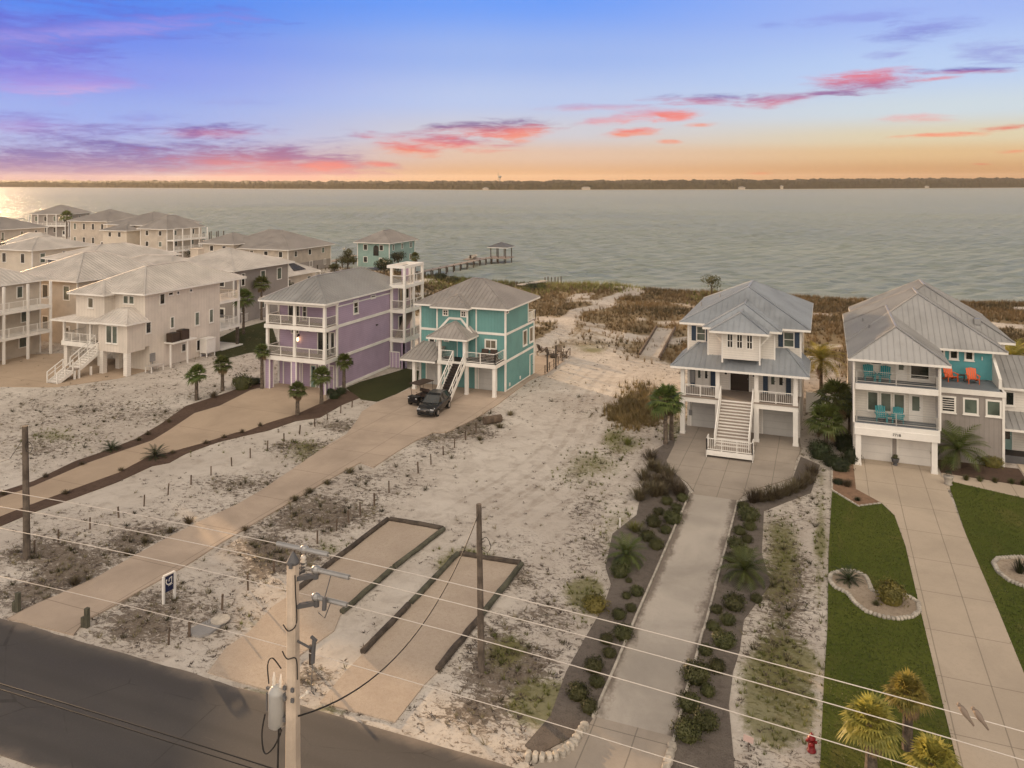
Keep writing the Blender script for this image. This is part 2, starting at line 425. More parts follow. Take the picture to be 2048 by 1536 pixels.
def stairs(root, x0, x1, y0, z0, y1, z1, n, tread='deck_wood', side='trim', rail=None, name='stairs', risers=True):
    """straight flight from (y0,z0) at the top to (y1,z1) at the foot"""
    m = MB(); dy = (y1-y0)/n; dz = (z1-z0)/n
    for i in range(n):
        ya = y0+dy*i; z = z0+dz*(i+1); m.box(x0, x1, ya, ya+dy*1.12, z-.045, z)
    s = build(name, m, tread, root)
    if risers:
        m = MB()
        for i in range(n):
            ya = y0+dy*(i+.03); z = z0+dz*(i+1); m.box(x0+.01, x1-.01, ya, ya-.02 if dy > 0 else ya+.02, z+.003, z-dz-.048)
        build('riser', m, risers if isinstance(risers, str) else side, s)
    m = MB()
    for x in (x0-.04, x1+.04): m.bar((x,y0,z0-.16), (x,y1,z1-.10), .06, .34)
    build('stringer', m, side, s)
    if rail:
        m = MB()
        for x in (x0-.05, x1+.05):
            a, b = Vector((x,y0,z0)), Vector((x,y1,z1)); k = max(2, round((b-a).length/1.2)); up = Vector((0,0,1))
            m.bar(a+up*.98, b+up*.98, .07, .07)
            if rail == 'two':
                m.bar(a+up*.55, b+up*.55, .045, .05)
            for i in range(k+1): p = a+(b-a)*(i/k); m.bar(p-up*.1, p+up*1.0, .09, .09)
            if rail == 'baluster':
                q = int((b-a).length/.16)
                for i in range(1, q): p = a+(b-a)*(i/q); m.bar(p, p+up*.97, .022, .022)
        build('stair_rail', m, side, s)
    return s
def boxparts(name, root, mat, *bs):
    for b in bs: boxpart(name, root, mat, b)
def boxpart(name, root, mat, *bs):
    m = MB()
    for b in bs: m.box(*b)
    return build(name, m, mat, root)
def columns(root, pts, w, z0, z1, mat='trim', name='column', base=True):
    for x, y in pts:
        m = MB(); m.box(x-w/2, x+w/2, y-w/2, y+w/2, z0, z1)
        if base: m.box(x-w/2-.03, x+w/2+.03, y-w/2-.03, y+w/2+.03, z0, z0+.18)
        build(name, m, mat, root)
m_, n_, b_ = newmat('smoked_screen', .1, .6); b_.inputs['Base Color'].default_value = (.30, .28, .25, 1); b_.inputs['Alpha'].default_value = .35
M['screen'] = m_
# ---------------------------------------------------------------- white house on the shell drive
def house_white():
    t = thing('beach_house', 'white raised beach house with navy shutters and central front stairs between two garages', 'house', (-6.1, 64, 0))
    W = 'white'
    boxpart('wall', t, W, (-10.4,-1.75,65.3,77.8,0,3.0), (-10.35,-1.75,66.0,77.8,3.0,8.3))
    boxpart('bay_wall', t, W, (-8.6,-3.6,64.4,66.01,5.6,8.3), (-7.35,-4.6,63.1,64.41,6.2,8.3))
    m = MB()
    for x in (-10.41, -1.74): m.box(x-.07, x+.07, 65.93, 66.07, 3.06, 8.3)
    for x0, x1, y in ((-8.61,-3.59,64.39), (-7.36,-4.59,63.09)):
        for x in (x0, x1): m.box(x-.06, x+.06, y-.06, y+.06, 5.9, 8.28)
    m.box(-10.42,-1.73,65.96,66.03,8.05,8.25)
    build('corner_trim', m, 'trim', t)
    boxpart('porch_floor', t, 'deck_wood', (-10.62,-1.8,63.05,66.0,2.95,3.06))
    boxpart('porch_beam', t, 'trim', (-10.6,-1.82,63.1,63.4,2.58,2.949), (-10.6,-10.3,63.4,65.3,2.58,2.949), (-2.12,-1.82,63.4,65.3,2.58,2.949))
    boxpart('porch_header', t, 'trim', (-10.55,-1.85,63.15,63.4,5.12,5.36), (-10.55,-10.3,63.4,66,5.12,5.36), (-2.1,-1.85,63.4,66,5.12,5.36))
    columns(t, [(-10.42,63.27),(-7.72,63.27),(-4.84,63.27),(-2.02,63.27)], .36, 0, 2.58, name='pillar')
    columns(t, [(-10.42,63.27),(-7.72,63.27),(-4.84,63.27),(-2.02,63.27)], .30, 3.06, 5.12)
    # porch roof wraps three sides under the upper storey
    ze, zt = 5.42, 6.75; a, b = (-11.25,62.55,ze), (-1.05,62.55,ze); c, d = (-9.5,66.0,zt), (-2.75,66.0,zt)
    e, f = (-11.25,68.2,ze), (-1.05,68.2,ze); g_, h_ = (-10.36,66.0,6.1), (-1.74,66.0,6.1); gl, hl = (-10.36,68.2,6.1), (-1.74,68.2,6.1)
    roof_faces(t, [(a,b,d,c), (e,a,g_,gl), (a,c,g_), (b,f,hl,h_), (b,h_,d)], 'roof_blue', .42, 'porch_roof', [(a,c),(b,d)], [(a,b),(a,e),(b,f)],
               [(-11.25,62.55,5.27),(-1.05,62.55,5.27),(-1.05,68.2,5.27),(-11.25,68.2,5.27)])
    hip(t, -11.0, -1.0, 65.2, 79.4, 8.42, .50, 'roof_blue', .42)
    for x0, x1, y0, y1, s in ((-8.95,-3.05,63.75,70.5,.56), (-8.25,-3.9,62.35,68.0,.56)):
        h = (x1-x0)/2; xm = (x0+x1)/2; z = 8.40+(0 if x0 < -8.5 else .02); A = (xm,y0+h*.9,z+h*s); B = (xm,y1,z+h*s); a, b, c, e = (x0,y0,z), (x1,y0,z), (x1,y1,z), (x0,y1,z)
        roof_faces(t, [(a,b,A), (b,c,B,A), (e,a,A,B)], 'roof_blue', .42, 'bay_roof', [(a,A),(b,A),(A,B)], [(a,b),(a,(x0,y0+2.4,z)),(b,(x1,y0+2.4,z))], [(x0,y0,z-.17),(x1,y0,z-.17),(x1,66,z-.17),(x0,66,z-.17)])
    m = MB()
    for x, s in ((-7.4,-1),(-4.55,1)): m.bar((x,63.6,7.3), (x+s*.75,63.6,8.2), .09, .09)
    build('roof_bracket', m, 'trim', t)
    for x in (-6.78, -6.07, -5.33):
        window(t, 'F', 63.1, x-.17, x+.17, 7.12, 8.10, .1, 'glass', mull=(2,2), sill=False)
    for x0, x1 in ((-9.7,-9.08), (-2.95,-2.27)):
        window(t, 'F', 66.0, x0, x1, 6.92, 8.0, .07, 'glass_blind', mull=(1,2))
        for u0, u1 in ((x0-.45,x0-.09), (x1+.09,x1+.45)):
            m = MB(); m.box(u0,u1,65.95,65.995,6.85,8.07)
            for k in range(9): m.box(u0+.05,u1-.05,65.935,65.95,6.93+k*.12,6.99+k*.12)
            build('shutter', m, 'shutter', t)
    for x0, x1 in ((-9.75,-8.75), (-4.05,-2.95)):
        door(t, 'F', 66.0, x0, (x0+x1)/2-.06, 3.08, 5.2, 'trim', 'blind', .05); door(t, 'F', 66.0, (x0+x1)/2+.06, x1, 3.08, 5.2, 'trim', 'full', .05)
        for u0, u1 in ((x0-.5,x0-.13), (x1+.13,x1+.5)):
            m = MB(); m.box(u0,u1,65.95,65.995,3.08,5.25)
            for k in range(16): m.box(u0+.05,u1-.05,65.935,65.95,3.15+k*.13,3.21+k*.13)
            build('shutter', m, 'shutter', t)
    door(t, 'F', 66.0, -7.05, -5.62, 3.08, 5.18, 'door_dark', None)
    for x in (-7.42, -5.25): window(t, 'F', 66.0, x-.1, x+.1, 4.3, 5.1, .06, sill=False)
    garage(t, 'F', 65.3, -10.05, -8.2, .05, 2.0); garage(t, 'F', 65.3, -4.5, -2.25, .05, 2.0)
    railing(t, [(-10.2,63.25,3.06),(-7.9,63.25,3.06)], .85, 'baluster', 1.2); railing(t, [(-4.66,63.25,3.06),(-2.2,63.25,3.06)], .85, 'baluster', 1.2)
    stairs(t, -7.42, -5.12, 63.05, 3.06, 59.35, .55, 15, 'deck_wood', 'trim', 'baluster')
    boxpart('stair_landing', t, 'deck_wood', (-7.9,-4.75,58.35,59.35,.44,.55)); boxpart('landing_skirt', t, 'trim', (-7.92,-4.73,58.30,58.349,.22,.57), (-7.95,-7.901,58.3,59.5,.05,.57), (-4.749,-4.7,58.3,59.5,.05,.57))
    railing(t, [(-7.9,59.3,.55),(-7.9,58.37,.55),(-4.75,58.37,.55),(-4.75,59.3,.55)], .85, 'baluster', 1.1)
    m = MB(); m.box(-10.2,-9.9,65.9,65.98,3.4,4.4); m.box(-10.25,-10.0,65.22,65.29,.9,1.35); m.tube([(-10.12,65.2,1.35),(-10.12,65.2,2.5)], .03, 6); build('meter_box', m, 'grey_metal', t)
    m = MB(); m.tube([(-10.0,70.5,9.0),(-10.0,70.5,9.35)], .06, 8); m.tube([(-8.6,72,9.6),(-8.6,72,9.95)], .05, 8); build('vent_pipe', m, 'grey_metal', t)
    m = MB(); m.box(-1.745,-1.68,66.2,66.75,6.6,7.4); build('vent_grille', m, 'grey_dark', t)
    window(t, 'L', -10.35, 69, 70, 6.8, 7.9); window(t, 'L', -10.35, 72.5, 73.5, 4, 5.3); window(t, 'R', -1.75, 69, 70, 6.9, 8.0); window(t, 'R', -1.75, 73, 74.2, 4, 5.4)
    return t
# ---------------------------------------------------------------- teal house
def house_teal():
    t = thing('beach_house', 'teal board-and-batten beach house with white trim and dark straight front steps', 'house', (-32.5, 70, 0))
    boxpart('wall', t, 'teal', (-37,-28,69.4,77.2,0,5.4), (-36.99,-28.01,69.41,75.55,5.4,7.78), (-34.9,-31.7,68.85,69.41,2.9,7.72))
    m = MB()
    for x, y in ((-37,69.4),(-28,69.4),(-28,77.2)): m.box(x-.08,x+.08,y-.08,y+.08,0,5.4 if y > 77 else 7.75)
    for x in (-34.9,-31.7): m.box(x-.07,x+.07,68.78,68.92,3.05,7.7)
    m.box(-31.06,-30.94,69.33,69.41,0,7.7); m.box(-28.08,-27.94,75.47,75.6,5.6,7.75)
    for z0, z1 in ((5.3,5.52), (2.72,2.95)):
        m.box(-37.03,-34.97,69.35,69.41,z0,z1); m.box(-31.63,-28.08,69.35,69.41,z0,z1); m.box(-28.01,-27.95,69.48,77.12,z0,z1)
    for a, b in (((-34.83,5.42),(-33.6,6.72)), ((-33.6,6.72),(-32.35,6.72)), ((-32.35,6.72),(-31.2,5.42))):
        m.bar((a[0],68.80,a[1]), (b[0],68.80,b[1]), .06, .2)
    m.box(-28.01,-27.96,69.48,77.1,.02,.12)
    build('corner_trim', m, 'trim', t)
    hip(t, -37.5, -27.5, 68.85, 77.75, 7.9, .49, 'roof_tan', .42)
    z = 7.84; x0, x1, y0 = -35.35, -31.25, 68.15; h = 2.05; A = (-33.3, y0+h, z+h*.5); B = (-33.3, 73, z+h*.5)
    a, b, c, e = (x0,y0,z), (x1,y0,z), (x1,73,z), (x0,73,z)
    roof_faces(t, [(a,b,A),(b,c,B,A),(e,a,A,B)], 'roof_tan', .42, 'bay_roof', [(a,A),(b,A)], [(a,b),(a,(x0,69,z)),(b,(x1,69,z))], [(x0,y0,z-.17),(x1,y0,z-.17),(x1,69.4,z-.17),(x0,69.4,z-.17)])
    x0, x1, y0, z = -34.95, -30.75, 66.65, 5.2; h = 2.1; A = (-32.85, 68.5, 6.5); B = (-32.85, 68.84, 6.5); a, b, c, e = (x0,y0,z), (x1,y0,z), (x1,69.35,z), (x0,69.35,z)
    roof_faces(t, [(a,b,A),(b,c,(-32.0,69.35,6.35),B,A),(e,a,A,B,(-33.7,69.35,6.35))], 'roof_tan', .42, 'porch_roof', [(a,A),(b,A)], [(a,b),(a,e),(b,c)], [(x0,y0,z-.16),(x1,y0,z-.16),(x1,69.3,z-.16),(x0,69.3,z-.16)])
    a, b, c, d, e = (-37.7,66.55,2.95), (-33.98,66.55,2.95), (-33.98,69.36,4.2), (-36.6,69.36,4.2), (-37.7,69.36,2.95)
    roof_faces(t, [(a,b,c,d),(e,a,d)], 'roof_tan', .42, 'carport_roof', [(a,d)], [(a,b),(a,e)], [(-37.7,66.55,2.8),(-33.98,66.55,2.8),(-33.98,69.36,2.8),(-37.7,69.36,2.8)])
    boxpart('deck_floor', t, 'deck_dark', (-33.95,-28,67.0,69.39,2.93,3.05)); boxpart('deck_beam', t, 'trim', (-33.97,-27.98,66.94,66.999,2.7,3.06), (-28.0,-27.94,67,69.3,2.7,3.06))
    columns(t, [(-28.2,67.2),(-31.0,67.2),(-33.8,67.2),(-36.5,67.2)], .30, 0, 2.7, 'trim', 'pillar'); columns(t, [(-33.75,67.15),(-31.2,67.15)], .26, 3.05, 5.05)
    railing(t, [(-33.6,67.08,3.05),(-32.3,67.08,3.05)], .95, 'cable', 1.2); railing(t, [(-31.05,67.08,3.05),(-28.1,67.08,3.05),(-28.1,69.3,3.05)], .95, 'cable', 1.5)
    stairs(t, -32.25, -31.1, 66.95, 3.05, 63.4, .12, 16, 'deck_dark', 'trim', 'two', risers='deck_dark')
    door(t, 'F', 68.85, -32.7, -31.85, 3.06, 5.1, 'teal_plain', None, .06)
    window(t, 'F', 69.4, -36.0, -35.5, 3.75, 4.75, .12); window(t, 'F', 69.4, -30.0, -29.0, 4.05, 4.75, .13, 'glass_warm', mull=(2,1))
    for x in (-34.0, -32.1): window(t, 'F', 68.85, x-.2, x+.2, 7.0, 7.42, .11, mull=(2,2), sill=False)
    window(t, 'F', 68.85, -34.1, -33.7, 4.5, 4.95, .09, sill=False)
    window(t, 'R', -28, 74.1, 75.05, 3.5, 4.85, .12, 'glass_warm'); window(t, 'R', -28, 75.95, 76.85, 3.5, 4.85, .12, 'glass_warm'); window(t, 'R', -28, 69.6, 70.1, 7.42, 7.62, .07, sill=False)
    garage(t, 'F', 69.4, -36.3, -34.9, .02, 2.35); garage(t, 'F', 69.4, -30.75, -28.95, .02, 2.35)
    door(t, 'R', -28, 76.0, 76.8, .02, 2.1, 'teal', None)
    for y in (70.4, 73.2): boxpart('vent_grille', t, 'trim', (-27.99,-27.93,y-.1,y+.1,.35,.65))
    boxpart('balcony_floor', t, 'deck_wood', (-33,-27.98,75.56,77.9,5.41,5.52)); railing(t, [(-28.05,75.7,5.52),(-28.05,77.85,5.52),(-33,77.85,5.52)], .95, 'baluster', 1.0)
    m = MB(); m.tube([(-31.1,69.33,2.9),(-31.1,69.33,0)], .04, 6); build('downpipe', m, 'trim', t)
    return t
# ---------------------------------------------------------------- purple house
def house_purple():
    t = thing('beach_house', 'three-storey lavender beach house with stacked front balconies and rear lookout tower', 'house', (-46.5, 68, 0))
    boxpart('wall', t, 'purple', (-49.9,-43.2,64.2,77.0,0,8.45))
    boxpart('floor_band', t, 'trim', (-50.02,-43.08,62.1,64.35,2.84,3.22), (-50.02,-43.08,62.1,64.35,5.84,6.2), (-50.02,-43.08,62.1,62.4,8.12,8.46), (-43.38,-43.08,62.4,64.35,8.12,8.46), (-50.02,-49.72,62.4,64.35,8.12,8.46))
    m = MB()
    for z0, z1 in ((2.92,3.2),(5.9,6.18),(7.86,7.98),(.0,.25)): m.box(-43.21,-43.12,64.36,77,z0,z1)
    for x, y in ((-43.2,64.2),(-49.9,64.2)): pass
    build('wall_band', m, 'trim', t)
    for x in (-43.2,-49.9): boxpart('corner_trim', t, 'trim', (x-.09,x+.09,64.11,64.29,.26,8.4))
    boxparts('balcony_floor', t, 'deck_wood', (-49.9,-43.2,62.25,64.19,3.221,3.26), (-49.9,-43.2,62.25,64.19,6.201,6.24))
    for x in (-49.72,-46.65,-43.4):
        m = MB(); m.box(x-.27,x+.27,62.2,62.74,0,2.84); build('pillar', m, 'purple', t)
        for sx in (-.27,.27):
            for y in (62.2,62.74): boxpart('corner_trim', t, 'trim', (x+sx-.05,x+sx+.05,y-.05,y+.05,0,2.839))
    for z0, z1 in ((3.26,5.84),(6.24,8.12)):
        columns(t, [(-49.8,62.35),(-46.65,62.35),(-43.3,62.35)], .24, z0, z1, base=False)
        for a, b in ((-49.65,-46.8),(-46.5,-43.45)): railing(t, [(a,62.3,z0),(b,62.3,z0)], .88, 'glass', 1.5)
        railing(t, [(-43.24,62.5,z0),(-43.24,64.1,z0)], .88, 'glass', 1.7); railing(t, [(-49.8,62.5,z0),(-49.8,64.1,z0)], .88, 'glass', 1.7)
    hip(t, -50.45, -42.8, 61.75, 77.6, 8.55, .52, 'roof_grey', .42)
    door(t, 'F', 64.2, -48.7, -47.5, 6.26, 8.05, 'black', 'full'); window(t, 'F', 64.2, -47.05, -46.7, 6.5, 8.0, .1, mull=(1,2))
    door(t, 'F', 64.2, -45.3, -44.1, 3.28, 5.4, 'black', 'full'); window(t, 'F', 64.2, -43.85, -43.5, 3.5, 5.4, .08); window(t, 'F', 64.2, -48.4, -47.6, 5.1, 5.4, .08, sill=False)
    m = MB()
    for x in (-48.8,-46.4,-45.3): m.box(x-.1,x+.1,64.0,64.19,5.35,5.62)
    build('speaker_box', m, 'black', t)
    m = MB(); m.box(-47.62,-47.48,64.05,64.19,4.85,5.05); m.tube([(-47.55,63.98,4.45),(-47.55,63.98,4.95)], .05, 6); l = build('wall_lamp', m, 'black', t)
    m = MB(); m.sphere((-47.55,63.98,4.55), .11, .11, .2, 8, 6); build('lamp_glow', m, 'lamp_glow', l)
    door(t, 'F', 64.2, -46.1, -45.6, .05, 2.1, 'door_teal', 'full', .12); garage(t, 'F', 64.2, -49.3, -47.2, .03, 2.2, 'purple'); garage(t, 'F', 64.2, -45.2, -43.6, .03, 2.2, 'purple')
    window(t, 'R', -43.2, 67.1, 67.78, 6.85, 8.0, .12, mull=(1,2)); window(t, 'R', -43.2, 70.3, 71.1, 7.86, 8.08, .09, sill=False)
    m = MB(); m.box(-43.19,-43.05,66.6,66.8,1.9,2.25); m.box(-43.19,-43.08,71.2,71.5,4.95,5.05); build('wall_box', m, 'black', t)
    # lookout tower
    for z0, z1 in ((2.75,3.1),(5.85,6.2),(8.5,8.85),(10.6,10.9)):
        if z1 > 10: boxpart('tower_beam', t, 'trim', (-43.5,-41.3,73.95,74.2,z0,z1), (-43.5,-41.3,78.0,78.25,z0,z1), (-43.5,-43.25,74.2,78.0,z0,z1), (-41.55,-41.3,74.2,78.0,z0,z1))
        else: boxpart('tower_floor', t, 'trim', (-43.19,-41.3,73.95,78.25,z0,z1))
    for x, y in ((-41.45,74.1),(-41.45,76.1),(-41.45,78.1),(-43.0,74.1),(-43.0,78.1)):
        m = MB()
        for z0, z1 in ((0,2.75),(3.1,5.85),(6.2,8.5),(8.85,10.6)): m.box(x-.12,x+.12,y-.12,y+.12,z0,z1)
        build('tower_post', m, 'trim', t)
    for z in (3.1,6.2,8.85): railing(t, [(-42.9,74.05,z),(-41.42,74.05,z),(-41.42,78.1,z)], .95, 'glass', 1.4)
    boxpart('tower_wall', t, 'purple', (-43.19,-42.9,74.2,78.0,0,8.5), (-43.45,-43.1,77.0,78.0,8.85,10.3)); boxparts('tower_base', t, 'purple', (-41.75,-41.32,73.98,74.4,0,2.74), (-41.75,-41.32,77.8,78.2,0,2.74))
    for z in (3.1,6.2): door(t, 'R', -42.9, 75.4, 76.3, z+.02, z+2.1, 'black', 'full')
    window(t, 'R', -42.9, 77.0, 77.6, 7.0, 8.0, .08)
    boxpart('gate', t, 'purple', (-43.0,-41.9,73.85,73.93,.1,1.75))
    m = MB()
    for x in (-43.05,-42.7,-42.3,-41.88): m.box(x-.03,x+.03,73.82,73.849,.05,1.8)
    m.box(-43.08,-41.85,73.79,73.819,1.7,1.8); build('gate_frame', m, 'trim', t)
    m = MB(); m.bar((-42.6,74.6,3.1),(-42.3,77.6,5.85),.9,.2); build('stairs', m, 'deck_wood', t)
    return t
# ---------------------------------------------------------------- grey and white house on the right
def house_right():
    t = thing('beach_house', 'white and grey beach house with turquoise upper deck and two-car garage', 'house', (5, 64, 0))
    boxpart('wall', t, 'white', (1.9,7.3,62.15,78,0,7.4))
    boxparts('side_wall', t, 'white', (1.88,2.0,60.66,62.149,3.0,7.4), (7.18,7.3,60.66,62.149,3.0,7.4))
    boxpart('wing_wall', t, 'greywall', (7.301,11.6,64.0,78,0,4.95)); boxpart('rear_wall', t, 'white', (11.601,12.9,70.6,80,0,7.4), (7.301,11.5,67.2,80,4.95,7.4))
    m = MB()
    for x in (1.9, 7.3): m.box(x-.05,x+.05,60.6,60.659,3.02,7.4)
    m.box(11.52,11.68,63.93,64.1,0,4.9); m.box(11.42,11.58,67.05,67.19,5.3,7.4)
    m.box(7.32,11.75,63.88,63.999,4.85,5.2); m.box(11.601,11.75,64,67,4.85,5.2); m.box(1.95,7.25,62.1,62.149,5.35,5.6)
    build('corner_trim', m, 'trim', t)
    boxpart('turquoise_wall', t, 'teal_plain', (7.301,11.42,67.0,67.199,5.3,7.45), (7.301,7.4,64.4,67,5.3,6.2))
    m = MB(); m.prism([(0,0),(1,0),(1,1),(0,1)], 0, .001); m = MB()
    m.add([(11.42,67,5.25),(11.42,64.6,5.25),(11.42,64.6,5.95),(11.42,67,7.0),(11.62,67,5.25),(11.62,64.6,5.25),(11.62,64.6,5.95),(11.62,67,7.0)], [(0,1,2,3),(7,6,5,4),(0,4,5,1),(1,5,6,2),(2,6,7,3),(3,7,4,0)])
    build('parapet', m, 'trim', t)
    boxpart('upper_deck', t, 'deck_grey', (7.31,11.42,64.0,67.0,5.205,5.26)); 
    boxparts('balcony_floor', t, 'deck_grey', (2.01,7.17,60.6,62.14,3.01,3.06), (2.01,7.17,60.6,62.14,5.78,5.83))
    boxparts('balcony_fascia', t, 'trim', (1.95,7.28,60.5,62.1,2.2,2.68), (1.95,7.28,60.55,62.1,2.681,3.009), (2.01,7.17,60.55,62.1,5.36,5.779))
    columns(t, [(2.2,60.78),(6.95,60.78)], .36, 0, 2.2, name='pillar')
    for z in (3.06, 5.83): railing(t, [(2.1,60.68,z),(7.1,60.68,z)], .8, 'cable', 2.5, 'rail_metal', top=.035)
    garage(t, 'F', 62.15, 2.3, 4.35, .03, 2.1, 'garage_white'); garage(t, 'F', 62.15, 4.85, 6.9, .03, 2.1, 'garage_white')
    boxpart('garage_pier', t, 'greywall', (4.48,4.72,62.0,62.149,0,2.2))
    # house number above the doors
    c = bpy.data.curves.new('house_number', 'FONT'); c.body = '7718'; c.size = .26; c.extrude = .01; c.align_x = 'CENTER'
    q = bpy.data.objects.new('number_text', c); COL.objects.link(q); me = bpy.data.meshes.new_from_object(q.evaluated_get(bpy.context.evaluated_depsgraph_get())); bpy.data.objects.remove(q)
    o = bpy.data.objects.new('house_number', me); COL.objects.link(o); o.parent = t; o.location = (4.62-5, 60.48-64, 2.36); o.rotation_euler = (math.pi/2,0,0); me.materials.clear(); me.materials.append(M['black'])
    window(t, 'F', 62.15, 3.1, 3.75, 6.9, 7.25, .07, sill=False); door(t, 'F', 62.15, 4.75, 5.3, 5.86, 7.2, 'trim', 'blind', .08); window(t, 'F', 62.15, 5.65, 6.75, 6.1, 7.3, .1)
    for x in (3.2, 4.05, 4.9): window(t, 'F', 62.15, x-.3, x+.3, 3.6, 4.85, .09, 'glass_blind')
    door(t, 'F', 62.15, 5.6, 6.3, 3.08, 4.95, 'trim', 'blind', .1)
    for i, x in enumerate((8.2, 9.6, 11.0)): window(t, 'F', 64.0, x-.37, x+.37, 3.55, 4.5, .12, 'glass' if i == 0 else 'glass_blind', mull=(1, 6 if i == 0 else 1))
    for x in (8.05, 8.95, 9.95): window(t, 'F', 67.0, x-.2, x+.2, 6.75, 7.35, .12)
    m = MB(); m.box(10.75,10.8,66.9,66.99,6.75,7.0); build('wall_lamp', m, 'trim', t)
    # roofs: front hip, main hip, rear hip
    def cap_hip(x0, x1, y0, y1, ze, s, run, nm):
        h = (x1-x0)/2; xm = (x0+x1)/2; z = ze+h*s; A, B = (xm,y0+run,z), (xm,y1-run,z); a,b,c,e = (x0,y0,ze),(x1,y0,ze),(x1,y1,ze),(x0,y1,ze); q = ze-.17
        roof_faces(t, [(a,b,A),(b,c,B,A),(c,e,B),(e,a,A,B)], 'roof_grey', .40, nm, [(a,A),(b,A),(c,B),(e,B),(A,B)], [(a,b),(b,c),(c,e),(e,a)], [(x0,y0,q),(x1,y0,q),(x1,y1,q),(x0,y1,q)])
    cap_hip(1.55, 7.9, 60.3, 75, 7.52, .64, 2.3, 'front_roof'); cap_hip(1.57, 12.3, 66.3, 79.5, 7.55, .62, 4.9, 'roof'); cap_hip(2.2, 13.5, 70.2, 84, 7.57, .63, 5.2, 'rear_roof')
    m = MB(); m.box(11.0,11.45,71.6,72.1,8.6,9.05); m.tube([(2.9,71,8.25),(2.9,71,8.7)], .06, 8); m.tube([(3.2,67,8.45),(3.2,67,8.85)], .06, 8); build('roof_vent', m, 'grey_metal', t)
    # entry wing
    boxpart('entry_wall', t, 'white', (11.601,16.5,67.2,78,0,4.9)); window(t, 'F', 67.2, 12.35, 12.8, 3.6, 4.5, .1)
    roof_faces(t, [((11.7,66.6,4.95),(17,66.6,4.95),(17,70.6,6.6),(12.9,70.6,6.6),(11.7,70.6,6.6))], 'roof_grey', .4, 'entry_roof', (), [((11.7,66.6,4.95),(17,66.6,4.95)), ((11.7,66.6,4.95),(11.7,70.6,6.6))])
    roof_faces(t, [((11.1,65.2,2.35),(17,65.2,2.35),(17,67.19,3.15),(11.7,67.19,3.15))], 'roof_grey', .4, 'porch_roof', (), [((11.1,65.2,2.35),(17,65.2,2.35))], [(11.1,65.2,2.2),(17,65.2,2.2),(17,67.19,2.2),(11.61,67.19,2.2)])
    boxpart('porch_floor', t, 'deck_dark', (11.6,17,65.2,67.19,.02,.32)); columns(t, [(13.3,65.4),(16,65.4)], .16, .32, 2.2)
    door(t, 'F', 67.2, 11.95, 12.7, .34, 2.15, 'door_teal', 'full'); boxpart('porch_skirt', t, 'grey_dark', (11.6,17,65.1,65.199,.0,.5))
    return t
